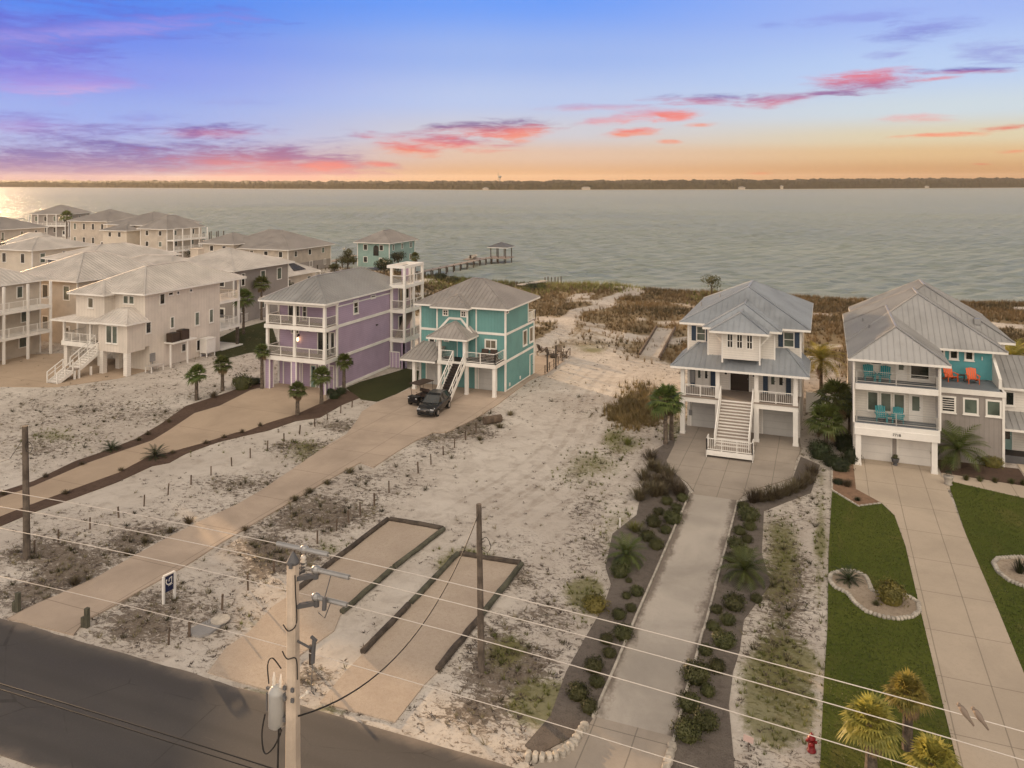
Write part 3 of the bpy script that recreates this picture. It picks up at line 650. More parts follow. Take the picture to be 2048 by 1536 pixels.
# ---------------------------------------------------------------- white house far left, with side stairs
def house_left():
    t = thing('beach_house', 'tall cream-white beach house with open ground floor and long landing staircase at its front corner', 'house', (-71, 67, 0))
    K = 65.95/58.3; X = -65.95
    boxpart('wall', t, 'white_batten', (-74.4,X,63.0,74.0,2.6,8.1), (-69.9,X-.002,60.7,63.001,2.35,5.35), (-74.3,-70.2,61.7,63.001,4.9,7.95), (-69.0,X-.004,63.6,74.0,0,2.601))
    boxpart('back_wall', t, 'white', (-74.4,-69.001,66.5,74,0,2.599))
    columns(t, [(-69.5,60.95),(-66.22,60.95),(-75.9,62.0),(-69.7,63.1),(-72.5,63.3)], .5, 0, 2.349, 'white', 'pillar', False)
    boxpart('porch_floor', t, 'deck_wood', (-76.2,-69.901,61.6,66.5,2.55,2.75)); boxpart('porch_beam', t, 'trim', (-76.22,-70,61.5,61.599,2.3,2.78))
    columns(t, [(-76.05,61.75),(-72.2,61.75)], .22, 2.75, 5.0)
    z = 5.15; a,b = (-77.2,60.9,z), (-65.4,60.2,z)
    roof_faces(t, [((-77.2,61.0,5.1),(-69.9,61.0,5.1),(-70.2,61.69,5.5),(-74.3,61.69,5.5)), ((-77.2,66.5,5.1),(-77.2,61.0,5.1),(-74.3,61.69,5.5),(-74.42,66.5,6.0))], 'roof_light', .4, 'porch_roof', (), [((-77.2,61.0,5.1),(-69.9,61.0,5.1)), ((-77.2,66.5,5.1),(-77.2,61.0,5.1))])
    A = (-68.1,62.999,6.6); a,b,c,e = (-70.5,60.1,5.4),(-65.4,60.1,5.4),(-65.4,62.999,5.4),(-70.5,62.999,5.4)
    roof_faces(t, [(a,b,(-67.4,62.0,6.6),(-68.6,62.0,6.6)),(b,c,(-67.4,62.999,6.6),(-67.4,62.0,6.6)),(e,a,(-68.6,62.0,6.6),(-68.6,62.999,6.6)),((-68.6,62,6.6),(-67.4,62,6.6),(-67.4,62.999,6.6),(-68.6,62.999,6.6))], 'roof_light', .4, 'room_roof', [(a,(-68.6,62,6.6)),(b,(-67.4,62,6.6))], [(a,b),(b,c),(a,e)], [(-70.5,60.1,5.25),(-65.4,60.1,5.25),(-65.4,62.99,5.25),(-70.5,62.99,5.25)])
    hip(t, -75.0, -65.35, 62.3, 77.9, 8.2, .46, 'roof_light', .42)
    a,b,A = (-74.9,61.1,8.05),(-69.6,61.1,8.05),(-72.2,63.4,9.2); roof_faces(t, [(a,b,A),(b,(-69.6,64,8.05),(-72.2,65,9.2),A),((-74.9,64,8.05),a,A,(-72.2,65,9.2))], 'roof_light', .42, 'bay_roof', [(a,A),(b,A)], [(a,b),(a,(-74.9,63,8.05)),(b,(-69.6,63,8.05))], [(-74.9,61.1,7.9),(-69.6,61.1,7.9),(-69.6,63,7.9),(-74.9,63,7.9)])
    def zz(z): return 20-(20-z)*K
    for y0, y1, z0, z1, p in ((57.45,57.96,8.3,9.2,'glass'),(58.5,59.0,9.0,9.2,'glass'),(59.55,59.8,8.97,9.2,'glass'),(61.23,61.48,8.98,9.2,'glass'),(55.8,56.3,5.85,6.8,'glass'),(58.77,59.12,5.85,6.8,'glass_blind'),(61.95,62.42,5.55,6.75,'glass_blind'),(63.92,64.38,5.5,6.75,'glass_blind'),(62.15,62.55,2.98,3.95,'glass'),(60.17,60.63,3.3,3.95,'glass')):
        window(t, 'R', X, y0*K, y1*K, zz(z0), zz(z1), .09, p)
    m = MB(); m.box(X+.003,X+.12,56.2*K,56.8*K,.9,1.75); m.tube([(X+.06,63.9,.9),(X+.06,63.9,0)], .05, 6); build('meter_box', m, 'grey_metal', t)
    window(t, 'F', 60.7, -68.75, -68.05, 3.3, 5.0, .09, 'glass_blind'); window(t, 'F', 60.7, -67.9, -67.3, 3.3, 5.0, .09, 'glass_blind')
    window(t, 'F', 61.7, -72.45, -71.8, 6.55, 7.5, .09, 'glass_warm'); window(t, 'F', 63.0, -68.9, -68.3, 7.0, 7.75, .08, 'glass_blind'); window(t, 'F', 63.0, -68.1, -67.5, 7.0, 7.75, .08, 'glass_blind')
    door(t, 'F', 63.0, -72.0, -71.3, 2.78, 4.8, 'trim', 'blind'); door(t, 'F', 63.0, -71.1, -70.4, 2.78, 4.8, 'trim', 'blind')
    railing(t, [(-76.05,66.3,2.75),(-76.05,61.7,2.75),(-71.4,61.7,2.75)], .9, 'baluster', 1.3)
    stairs(t, -71.2, -69.95, 61.55, 2.72, 58.5, 1.0, 10, 'roof_light', 'trim', 'two'); boxpart('stair_landing', t, 'deck_wood', (-71.25,-69.9,57.7,58.5,.9,1.0)); stairs(t, -71.2, -69.95, 57.7, 1.0, 55.95, .12, 6, 'roof_light', 'trim', 'two')
    columns(t, [(-71.2,57.9),(-69.9,57.9),(-71.2,58.4),(-69.9,58.4),(-69.9,59.8)], .16, 0, .9, 'trim', 'post', False)
    # rear balconies at the far corner
    for z in (2.55, 5.72): boxpart('balcony_floor', t, 'trim', (-74.4,X+.02,74.0,77.45,z-.3,z)); railing(t, [(X-.05,74.1,z),(X-.05,77.4,z),(-74.3,77.4,z)], .9, 'baluster', 1.6)
    columns(t, [(X-.12,77.3),(-69.5,77.3),(-74.2,77.3)], .22, 2.55, 8.0, name='column', base=False); columns(t, [(X-.2,77.2),(-69.5,77.2),(-68.2,74.6)], .3, 0, 2.25, 'wood_dark', 'pillar', False)
    boxpart('unit_platform', t, 'trim', (X+.003,-64.6,57.95*K,60.9*K,2.45,2.6)); columns(t, [(-64.7,65.2),(-64.7,67.6)], .14, 0, 2.45, 'trim', 'post', False)
    boxpart('patio_slab', t, 'trim', (-74.4,X+.3,74.0,77.6,.02,.14))
    return t
# ---------------------------------------------------------------- more distant houses
def simple_house(label, loc, rot, w, d, eave, slope, wall, roof, rows=2, wing=None, porch=None, base=None, chimney=None, right=True, axis=None):
    """hip-roofed house; loc = front-right corner of its walls, w to the left, d to the back"""
    t = thing('beach_house', label, 'house', (loc[0],loc[1],loc[2] if len(loc) > 2 else 0), rot, None); ORG[t.name] = (0,0,0)
    boxpart('wall', t, wall, (-w,0,0,d,0,eave-.02))
    hip(t, -w-.7, .7, -.7, d+.7, eave, slope, roof, .5, axis=axis)
    sh = eave/rows
    for x, y in ((0,0),(-w,0),(0,d)): boxpart('corner_trim', t, 'trim', (x-.08,x+.08,y-.08,y+.08,.02,eave-.05))
    for r in range(rows):
        z0 = r*sh+sh*.38; z1 = r*sh+sh*.8
        n = max(2, int(w/3.2))
        for k in range(n):
            u = -w*(k+.5)/n
            if r == 0 and k == 0: door(t, 'F', 0, u-.5, u+.5, .05, 2.1, 'trim', 'full')
            else: window(t, 'F', 0, u-.45, u+.45, z0, z1, .1, random.choice(('glass','glass_blind','glass')), sill=False)
        if right:
            n = max(2, int(d/4))
            for k in range(n):
                u = d*(k+.5)/n+random.uniform(-.5,.5); h = random.choice((.3,.45))
                window(t, 'R', 0, u-h, u+h, z0, z1, .1, random.choice(('glass','glass_blind')), sill=False)
    if base:
        boxpart('base_wall', t, base, (-w-.02,.02,-.02,d+.02,0,sh*.8))
    if wing:     # (u0,u1,d0,d1,eave)
        u0,u1,d0,d1,e = wing; boxpart('wing_wall', t, wall, (u0,u1,d0,d1,0,e-.02)); hip(t, u0-.6,u1+.6,d0-.6,d1+.6,e,slope,roof,.5,name='wing_roof')
        for u in (u0+(u1-u0)*.3, u0+(u1-u0)*.7): window(t, 'F', d0, u-.45, u+.45, e-1.6, e-.5, .1, sill=False)
    if porch:    # (side, depth): balconies with posts along one side
        side, dep = porch
        if side == 'R':
            for z in [sh*k for k in range(1, rows)]:
                boxpart('balcony_floor', t, 'trim', (.01,dep,0,d,z-.3,z)); railing(t, [(dep-.1,.1,z),(dep-.1,d-.1,z)], .95, 'baluster', 1.6)
            k = max(3, round(d/2.4)); columns(t, [(dep-.12, .12+(d-.24)*i/(k-1)) for i in range(k)], .22, 0, eave-.1, base=False)
        else:
            for z in [sh*k for k in range(1, rows)]:
                boxpart('balcony_floor', t, 'trim', (-w,0,-dep,-.01,z-.3,z)); railing(t, [(-w+.1,-dep+.1,z),(-.1,-dep+.1,z)], .95, 'baluster', 1.6)
            k = max(3, round(w/2.6)); columns(t, [(-w+.12+(w-.24)*i/(k-1), -dep+.12) for i in range(k)], .22, 0, eave-.1, base=False)
    if chimney:
        x, y, s, zt = chimney; boxpart('chimney', t, 'beige', (x-s,x+s,y-.6,y+.6,eave-1,zt), (x-s-.08,x+s+.08,y-.68,y+.68,zt+.001,zt+.14))
    return t
# ---------------------------------------------------------------- vegetation
def fan_frond(mb, p, az, el, L, fan=13, droop=.5):
    d = Vector((math.cos(az)*math.cos(el), math.sin(az)*math.cos(el), math.sin(el)))
    side = Vector((-math.sin(az), math.cos(az), 0)); up = side.cross(d)*-1
    q = p+d*(L*.42)+Vector((0,0,-.05*L*droop)); mb.bar(p, q, .025, .02)
    for k in range(fan):
        a = (k/(fan-1)-.5)*2.7; ll = L*.62*(1-.22*abs(a)/1.35)*random.uniform(.88,1.08)
        u = d*math.cos(a)+side*math.sin(a); w = (d*-math.sin(a)+side*math.cos(a))*(.035*L+.012)
        m = q+u*(ll*.55)+up*(ll*.06)-Vector((0,0,ll*.10*droop)); e = q+u*ll-Vector((0,0,ll*.45*droop*random.uniform(.7,1.3)))
        mb.add([q, m-w, m+w, e], [(0,1,2),(1,3,2)])
def feather_frond(mb, p, az, el, L, n=14, droop=1.0, wide=.16):
    d0 = Vector((math.cos(az), math.sin(az), 0)); side = Vector((-math.sin(az), math.cos(az), 0)); prev = Vector(p); e = el
    for i in range(n):
        step = L/n; dd = d0*math.cos(e)+Vector((0,0,math.sin(e))); cur = prev+dd*step; e -= droop*1.5/n*(.4+i/n)
        ll = L*wide*2*math.sin(math.pi*min(1,(i+1.2)/(n+1)))*random.uniform(.85,1.1)
        for s in (-1, 1):
            t = cur+side*(s*ll*.8)+dd*(ll*.55)-Vector((0,0,ll*.18)); w = dd*(step*.36)
            mb.add([prev-w*.3, prev+w*1.6, t], [(0,1,2)])
        mb.add([prev+side*.012, prev-side*.012, cur-side*.010, cur+side*.010], [(0,1,2,3)])
        prev = cur
def palm(label, x, y, h, cr, group='cabbage palms', kind='fan', mat='palm', n=34, dead=8, z=0, lean=(0,0), trunk=.14, name='palm_tree'):
    t = thing(name, label, 'palm', (x,y,z), random.uniform(0,6.3), group); ORG[t.name] = (0,0,0)
    m = MB(); k = max(5, int(h/.28)); pts = []; rs = []
    for i in range(k+1):
        f = i/k; pts.append((lean[0]*f*f, lean[1]*f*f, h*f)); rs.append(trunk*(1.25-.35*f)*(1+.09*(i % 2)))
    m.tube(pts, rs, 9); build('trunk', m, 'palm_trunk', t)
    top = Vector(pts[-1]); m = MB(); ga = 2.39996
    for i in range(n):
        f = i/n; el = 1.35-f*1.75+random.uniform(-.12,.12)
        if kind == 'fan': fan_frond(m, top, i*ga, el, cr*random.uniform(.88,1.1), 13, .45+.6*f)
        else: feather_frond(m, top, i*ga, el*.85+.15, cr*random.uniform(.9,1.1), 13, .9+.4*f)
    build('crown', m, mat, t)
    if dead:
        m = MB()
        for i in range(dead): 
            (fan_frond if kind == 'fan' else feather_frond)(m, top-Vector((0,0,.12)), i*ga*1.3, -1.0+random.uniform(-.3,.2), cr*.75)
        build('dead_fronds', m, 'palm_dead', t)
    return t
def leaf_ball(mb, c, r, n, size, flat=.8, lump=.35, seed=0, low=-.2):
    c = Vector(c); off = Vector((seed*3.1, seed*1.7, seed*.9))
    for i in range(n):
        d = Vector((random.gauss(0,1), random.gauss(0,1), random.gauss(0,1))).normalized()
        if d.z < low: d.z = -d.z
        k = 1+lump*noise.noise(d*1.9+off)+lump*.5*noise.noise(d*4.3+off)
        p = c+Vector((d.x*r, d.y*r, d.z*r*flat))*k*random.uniform(.55,1.0)
        a = Vector((random.gauss(0,1), random.gauss(0,1), random.gauss(0,1))).normalized()
        b = a.cross(d+Vector((.01,.02,.03))).normalized(); a = b.cross(d).normalized()+d*random.uniform(-.6,.6); s = size*random.uniform(.6,1.3)
        mb.add([p-b*s*.4, p+a*s, p+b*s*.4, p-a*s*.7], [(0,1,2,3)])
def tuft(mb, c, r, h, n, w=.02):
    c = Vector(c)
    for i in range(n):
        a = random.uniform(0,6.283); q = random.random()**.6; b = c+Vector((math.cos(a)*r*q*.35, math.sin(a)*r*q*.35, 0))
        hh = h*random.uniform(.6,1.1); t = b+Vector((math.cos(a)*r*q, math.sin(a)*r*q, hh*(1-.35*q))); m = b.lerp(t,.55)+Vector((0,0,hh*.16)); s = Vector((-math.sin(a), math.cos(a), 0))*w
        mb.add([b-s, b+s, m+s*.7, m-s*.7, t], [(0,1,2,3),(3,2,4)])
SHR = {}
def shrub_mesh(kind, var):
    """unit-size shrub meshes, shared by copies"""
    key = (kind, var)
    if key in SHR: return SHR[key]
    m = MB()
    if kind == 'tuft': tuft(m, (0,0,0), .8, 1.0, 150, .022)
    elif kind == 'sago':
        for i in range(34): feather_frond(m, (0,0,.15), i*2.39996, 1.2-1.35*i/34, 1.0*random.uniform(.9,1.05), 11, .8, .10)
    else:
        leaf_ball(m, (0,0,.28), .95, 1100, .085, .75, .32, var); m.sphere((0,0,.22), .62,.62,.42, 9, 6)
        for i in range(5): leaf_ball(m, (random.uniform(-.5,.5), random.uniform(-.5,.5), .45), .5, 90, .09, .8, .3, var+i)
    me = bpy.data.meshes.new(kind); me.from_pydata([tuple(v) for v in m.v], [], m.f); me.update(); SHR[key] = me
    return me
SHRM = {}
def shrub(label, x, y, r, h=None, kind='shrub', mat='shrub', group=None, z=0, name=None, cat=None):
    base = shrub_mesh(kind, random.randint(0,3)); k = (base.name, mat)
    if k not in SHRM:
        me = base.copy(); me.materials.append(M[mat]); SHRM[k] = me
    nm = name or {'tuft':'grass_clump','sago':'sago_palm'}.get(kind, 'shrub')
    o = bpy.data.objects.new(nm, SHRM[k]); COL.objects.link(o); o.location = (x,y,z-.02); o.rotation_euler = (0,0,random.uniform(0,6.3)); h = h or r*.85; o.scale = (r,r,h)
    return tag(o, label, cat or nm.replace('_',' '), group)
def tree(label, x, y, h, r, mat='shrub_dark', z=0, name='tree', group=None, n=1500, kind='round'):
    t = thing(name, label, 'tree', (x,y,z), 0, group); ORG[t.name] = (0,0,0)
    m = MB(); m.tube([(0,0,-.2),(.05*h*.3,0,h*.3),(0,.04*h,h*.75)], [.05*h*.6+.05,.04*h*.6+.03,.03], 7)
    lim = []
    for i in range(6):
        a = i*1.1+random.random(); q = (math.cos(a)*r*.55, math.sin(a)*r*.55, h*(.5+.35*random.random())); lim.append(q); m.tube([(0,0,h*(.25+.05*i)), (q[0]*.5,q[1]*.5,q[2]*.85), q], [.05,.035,.015], 5)
    build('trunk', m, 'bark', t); m = MB()
    for i, q in enumerate(lim+[(0,0,h*.8),(0,0,h*.55)]): leaf_ball(m, q, r*random.uniform(.45,.65), n//8, r*.09, .8, .45, i, -1)
    build('crown', m, mat, t); return t
# ---- blades and litter too many to count: one mesh, made with arrays
def blade_mass(name, pts, nb, h, w, spread, mat, kind='stuff', hv=.4):
    pts = np.asarray(pts, float); n = len(pts)
    if n == 0: return None
    P = np.repeat(pts, nb, 0); k = len(P); a = rng.uniform(0, 2*math.pi, k); q = rng.uniform(.2, 1, k)
    sc = np.repeat(rng.uniform(1-hv, 1+hv, n), nb); hh = h*sc*rng.uniform(.6,1.1,k); sp = spread*sc*q
    r0 = spread*.35*rng.uniform(0,1,k); bx = P[:,0]+np.cos(a)*r0; by = P[:,1]+np.sin(a)*r0; bz = P[:,2]
    tx = bx+np.cos(a)*sp; ty = by+np.sin(a)*sp; tz = bz+hh
    sx, sy = -np.sin(a)*w, np.cos(a)*w
    V = np.stack([np.stack([bx-sx,by-sy,bz-.01],1), np.stack([bx+sx,by+sy,bz-.01],1), np.stack([tx,ty,tz],1)], 1).reshape(-1,3)
    me = bpy.data.meshes.new(name); me.vertices.add(3*k); me.vertices.foreach_set('co', V.ravel()); me.loops.add(3*k); me.polygons.add(k)
    me.loops.foreach_set('vertex_index', np.arange(3*k)); me.polygons.foreach_set('loop_start', np.arange(0,3*k,3)); me.polygons.foreach_set('loop_total', np.full(k,3)); me.update(); me.validate()
    me.materials.append(M[mat]); o = bpy.data.objects.new(name, me); COL.objects.link(o); o['kind'] = kind; return o
# ---------------------------------------------------------------- land
SHX = [-1500,-400,-330,-255,-182,-116,-83,-62,-34,0,31,120,1500]; SHY = [420,258,242,216,191,165,158,151,151,150,157,166,200]
def shore(x): return np.interp(x, SHX, SHY)
def gx(P):   # outline given as photo pixels -> ground
    return [G(*p) for p in P]
OUT = {}   # outlines on the ground, reused to keep weeds off them
OUT['purple_drive'] = gx([(-60,1020),(0,996.6),(67.7,973),(169,929),(237,905),(304.7,881.6),(338.5,861),(389,827),(440,812),(501,781),(528,774)])+[(-49.9,64.2),(-43.2,64.2),(-43.0,62)]+gx([(655,800),(640,807.6),(591.7,829.5),(537,846),(491,864),(474,865),(406,886.6),(338.5,905),(294.5,915),(237,946),(135,983),(51,1013.6),(0,1034),(-60,1058)])
OUT['mulch_upper'] = gx([(-60,1005),(0,984),(68,962),(149,923),(210,902),(271,878),(321.6,848),(372,812),(440,790),(474,778),(505,767),(528,765),(528,774.5),(501,781.5),(440,812.5),(389,827.5),(338.5,861.5),(304.7,882),(237,905.5),(169,929.5),(67.7,973.5),(0,997),(-60,1020.5)])
OUT['mulch_lower'] = gx([(-60,1057.5),(0,1033.5),(51,1013),(135,982.5),(237,945.5),(294.5,914.5),(338.5,904.5),(406,886),(474,864),(537,845.5),(591.7,829),(640,807),(655,800),(690,778),(722,795),(684,809.5),(640,835),(591.7,842),(537,860.5),(440,883),(372,907),(338.5,925.6),(304.7,932),(237,963),(152,995),(67.7,1024),(0,1052.5),(-60,1078)])
OUT['side_lawn'] = gx([(692,776),(722.6,799),(754,803),(790,789),(835,766),(838,742),(812,737),(790,744),(720,764)])
OUT['teal_drive'] = gx([(14,1238.5),(55,1217),(118,1190),(200,1152),(264,1115),(338.5,1074.5),(406,1040.7),(474,1010),(520,983),(590,936),(640,901),(692.7,869),(715.6,839.4),(724,823.6),(754,806),(815.8,779.7),(834,768)])+[(-37.0,69.3),(-28.05,69.3),(-28.05,77.3),(-36,77.3),(-36,83.5)]+gx([(1078,712),(1122,708),(1128,722),(1092,748),(1078,752)])+gx([(1060,760),(990,813),(954,836),(893.5,866),(868.5,865.8),(833,880.7),(791,906),(756,929),(747,935),(720.9,925.5),(657.6,960),(520,1040.7),(440,1088),(372,1132),(304.7,1169),(237,1206.6),(169,1244),(147,1271)])
OUT['pad_a'] = gx([(592,1183),(547,1212),(496,1266),(452,1296),(415,1345),(560,1388),(600,1310),(668,1262),(681,1230),(786,1139),(889,1060),(777,1040)])
OUT['pad_b'] = gx([(916,1110),(722.4,1311),(690,1345),(640,1405),(790,1445),(850,1368),(872.7,1345.6),(1044.6,1130)])
OUT['bed_left'] = [(-7.98,28.0),(-7.95,51.2),(-8.3,52.2),(-9.9,55.4),(-10.8,62)]+gx([(1303,905),(1290,948),(1273,1030),(1225,1068),(1211,1133),(1222,1168),(1208,1212),(1167,1282),(1132,1344),(1101,1432),(1050,1490)])+[(-9.3,26.0)]
OUT['bed_right'] = [(-5.02,28.0),(-5.0,51.0),(-4.0,51.9),(-2.1,55.0),(-1.6,61)]+gx([(1640,930),(1622,985),(1528,1022),(1523.6,1106),(1541,1168),(1488,1238),(1479.6,1300),(1466,1344),(1457.6,1410)])+[(-2.7,27),(-5.0,25.8)]
OUT['shell_drive'] = [(-7.95,28.6),(-7.93,51.2),(-5.0,51.2),(-5.05,28.6)]
OUT['apron'] = [(-9.4,25.2),(-8.2,27.0),(-7.97,28.6),(-5.05,28.6),(-5.0,25.2)]
OUT['forecourt'] = gx([(1361,866),(1333,922),(1343,943.6),(1374,965.6),(1389,985)])+[(-7.93,51.2),(-5.0,51.2)]+gx([(1486,992),(1519,976.6),(1585,956.8),(1592,921.6),(1603,900)])+[(-1.8,65.29),(-10.5,65.29)]
OUT['right_drive'] = gx([(1705.6,919),(1712,979),(1763,1007),(1789,1031.6),(1811,1093),(1837.6,1207.7),(1864,1317.7),(1890,1427.7),(1917,1536)])+[(4.5,25.2),(10.9,25.2)]+gx([(2048,1348.5),(1996,1220.9),(1934,1075.6),(1886,959),(1877,948)])+[(7.25,62.1),(2.0,62.1)]
OUT['lawn_l'] = gx([(1664,983),(1716.6,1014),(1763,1008),(1789,1032.2),(1811,1093.5),(1837.6,1208),(1864,1318),(1890,1428),(1917,1536.5)])+[(4.48,25.6),(.2,25.6)]+gx([(1640,1536),(1648,1361.7),(1655,1256),(1657,1106)])
OUT['lawn_r'] = gx([(1895.5,962)])+[(16,56.5),(24,56),(24,25.6),(11.0,25.6)]+gx([(2048.5,1348.5),(1996.5,1220.9),(1934.5,1075.6)])
OUT['red_bed'] = gx([(1664,930),(1664,981),(1716.6,1012),(1762,1006),(1712,979),(1706,919)])
OUT['front_bed'] = [(7.4,61.2),(7.4,63.9),(12.5,63.9),(12.5,60.5)]
OUT['walk_right'] = [(7.3,58.2),(7.4,61.1),(12.6,60.4),(12.6,65.0),(24,65.0),(24,57.5),(13,57.6)]
ISL = gx([(1661.6,1150.5),(1659.4,1163.7),(1670.4,1177),(1694.6,1188),(1710,1207.7),(1732,1225),(1763,1236),(1793.6,1240.6),(1824,1236),(1838.5,1225),(1836.8,1207.7),(1820,1196.7),(1806.8,1192),(1785,1196),(1760,1192),(1742,1182),(1740.8,1174.7),(1732,1155),(1710,1145),(1685,1143)])
ISR = gx([(2070,1180),(2048,1176),(2018,1163.7),(1996,1146),(1987,1128.5),(1996,1119.6),(2027,1117.5),(2060,1118),(2100,1124),(2125,1142),(2110,1168)])
OUT['isl'] = ISL; OUT['isr'] = ISR
ROADY = (19.2, 25.2)
def inside(x, y, P):
    """vectorised point in polygon"""
    x = np.asarray(x); y = np.asarray(y); r = np.zeros(x.shape, bool); n = len(P)
    for i in range(n):
        x0,y0 = P[i]; x1,y1 = P[(i+1)%n]
        c = ((y0 > y) != (y1 > y)) & (x < (x1-x0)*(y-y0)/((y1-y0) if y1 != y0 else 1e-9)+x0); r ^= c
    return r
HB = [(-10.6,-1.7,63,78),(-37,-28,67,77.3),(-49.9,-41.3,62.2,78.3),(1.9,7.3,60.6,80),(7.3,13,64,80),(13,17,65,78),(-76,-65.9,60.7,77.5),(-96,-82.6,44,65)]
def free(x, y, pad=True):
    r = np.ones(x.shape, bool)
    for k, P in OUT.items(): r &= ~inside(x, y, P)
    for a,b,c,d in HB: r &= ~((x > a) & (x < b) & (y > c) & (y < d))
    r &= ~((y > ROADY[0]-.2) & (y < ROADY[1]+.05))
    return r
def topix(x, y):
    d = x*FX+y*FY; l = x*RX+y*RY; d = np.maximum(d, 1); return 1024+FOC*l/d, HOR+FOC*CAMZ/d
def blob(px, py, L):
    v = np.zeros(px.shape)
    for cx, cy, rx, ry, w in L: v = np.maximum(v, w*np.clip(1.35-np.hypot((px-cx)/rx,(py-cy)/ry), 0, 1))
    return v
def nz(x, y, s, seed=0):
    """cheap smooth value noise on arrays"""
    x = x/s+seed*17.3; y = y/s+seed*9.1; xi = np.floor(x); yi = np.floor(y); fx = x-xi; fy = y-yi; fx = fx*fx*(3-2*fx); fy = fy*fy*(3-2*fy)
    def h(a, b): q = np.sin(a*127.1+b*311.7+seed*5.3)*43758.5453; return q-np.floor(q)
    return (h(xi,yi)*(1-fx)+h(xi+1,yi)*fx)*(1-fy)+(h(xi,yi+1)*(1-fx)+h(xi+1,yi+1)*fx)*fy
LIT = [(100,1150,160,110,.8),(300,1090,150,60,.65),(480,960,120,40,.55),(600,900,110,40,.7),(680,860,60,35,.6),(330,1230,160,80,.75),(560,1110,110,70,.9),(640,1040,140,60,.8),(800,960,130,50,.55),(900,890,80,40,.7),(960,850,70,35,.8),(250,830,260,45,.45),(120,890,200,40,.5),(420,740,120,40,.25),(1010,1330,120,90,.95),(1080,1240,80,60,.75),(960,1420,110,50,.8),(1180,1050,60,80,.5),(1230,900,60,60,.35),(1040,1150,60,50,.45),(1570,1150,60,160,.7),(1560,1350,80,120,.8),(1600,1000,40,60,.4),(430,1320,80,40,.6),(620,1350,60,30,.7),(880,1420,50,20,.5)]
CLEAN = [(1000,930,120,50,1),(900,1000,110,60,.7),(1100,860,100,60,.8),(1200,760,110,45,.9),(1040,1020,80,60,.7),(400,920,260,35,.9),(180,985,160,30,.9),(560,870,100,18,.9),(820,1190,80,60,.8),(700,1280,70,40,.8)]
GRN = [(1170,1200,40,45,.9),(1080,1400,60,60,1),(1010,1310,50,50,.5),(1245,880,40,25,.7),(1180,940,70,40,.4),(930,1130,60,40,.6),(1230,1060,35,60,.5),(1560,1160,45,140,.6),(1560,1380,80,110,1),(1640,1020,14,200,.5),(600,900,50,30,.35),(660,1090,40,20,.6),(480,1390,70,20,.6),(650,1420,50,14,.5),(520,1250,40,20,.5),(330,900,140,14,.3),(120,870,80,20,.3),(1180,700,50,14,.4),(1350,860,30,40,.4)]
def dens(x, y):
    px, py = topix(x, y); l = np.maximum(.3, blob(px,py,LIT)*1.15); l = l*(1-.92*blob(px,py,CLEAN)); g = blob(px,py,GRN)
    m = .35+1.0*nz(x,y,2.2,1)+.4*(nz(x,y,.8,2)-.5)
    return np.clip(l*m,0,1), np.clip(1.5*g*(.3+1.1*nz(x,y,1.8,3)),0,1)
DSAND = [(1170,745,70,40,1),(1130,705,30,14,.6),(1200,655,50,12,.8),(1290,700,50,26,.7),(1225,690,110,30,.75),(1330,690,50,40,.6),(1190,668,60,10,.8),(1240,735,75,32,1),(1180,780,70,40,1),(1660,745,50,26,.9),(1650,700,60,9,1),(1150,800,50,60,.9),(1265,652,45,12,.6),(1030,760,70,30,.9),(1310,740,45,30,.8),(2000,745,60,30,.8),(1090,690,45,8,.5)]
TRAIL = gx([(1074,698),(1125,674),(1135,650),(1153,628),(1183,622),(1208,616),(1217,602),(1259,589),(1277,578)])
def dune(x, y):
    px, py = topix(x, y); v = np.clip((y-84)/6, 0, 1)*np.clip((x+46)/6, 0, 1)
    v = np.maximum(v, .55*np.clip((y-100)/10,0,1)*np.clip((x+110)/20,0,1)); v = np.maximum(v, .9*blob(px,py,[(1270,815,60,40,1),(1230,800,40,25,.8),(1120,590,200,30,1)]))
    v = v*(1-.95*blob(px,py,DSAND)); dm = np.full(x.shape, 9.0)
    for (a, b), (c, d) in zip(TRAIL[:-1], TRAIL[1:]):
        t = np.clip(((x-a)*(c-a)+(y-b)*(d-b))/((c-a)**2+(d-b)**2), 0, 1); dm = np.minimum(dm, np.hypot(x-a-t*(c-a), y-b-t*(d-b)))
    v = v*np.clip((dm-.75)/1.2, 0, 1); v = v*np.clip((shore(x)-y-2.5)/3,0,1)
    return np.clip(v*np.clip(2.3*nz(x,y,6,4)-.28+.8*(nz(x,y,1.8,5)-.5),0,1.1), 0, 1)
def height(x, y):
    s = shore(x); z = -.03*nz(x,y,1.3,6)-.02*nz(x,y,.5,7)
    k = np.clip((y-84)/14, 0, 1)*np.clip((x+60)/25, 0, 1); z = z+k*(1.0*nz(x,y,16,8)+.45*nz(x,y,6,9)-.25)
    f = np.clip((s-y)/12, -1, 1); f = np.where(f > 0, f*f*(3-2*f), 0)
    px, py = topix(x, y); z = z*(1-np.clip(1.6*blob(px,py,[(1314,690,60,50,1),(1230,640,60,40,.5)]),0,1))
    z = z*f+(-1.75)*(1-f)*np.clip((y-s+12)/14, 0, 1)
    return z
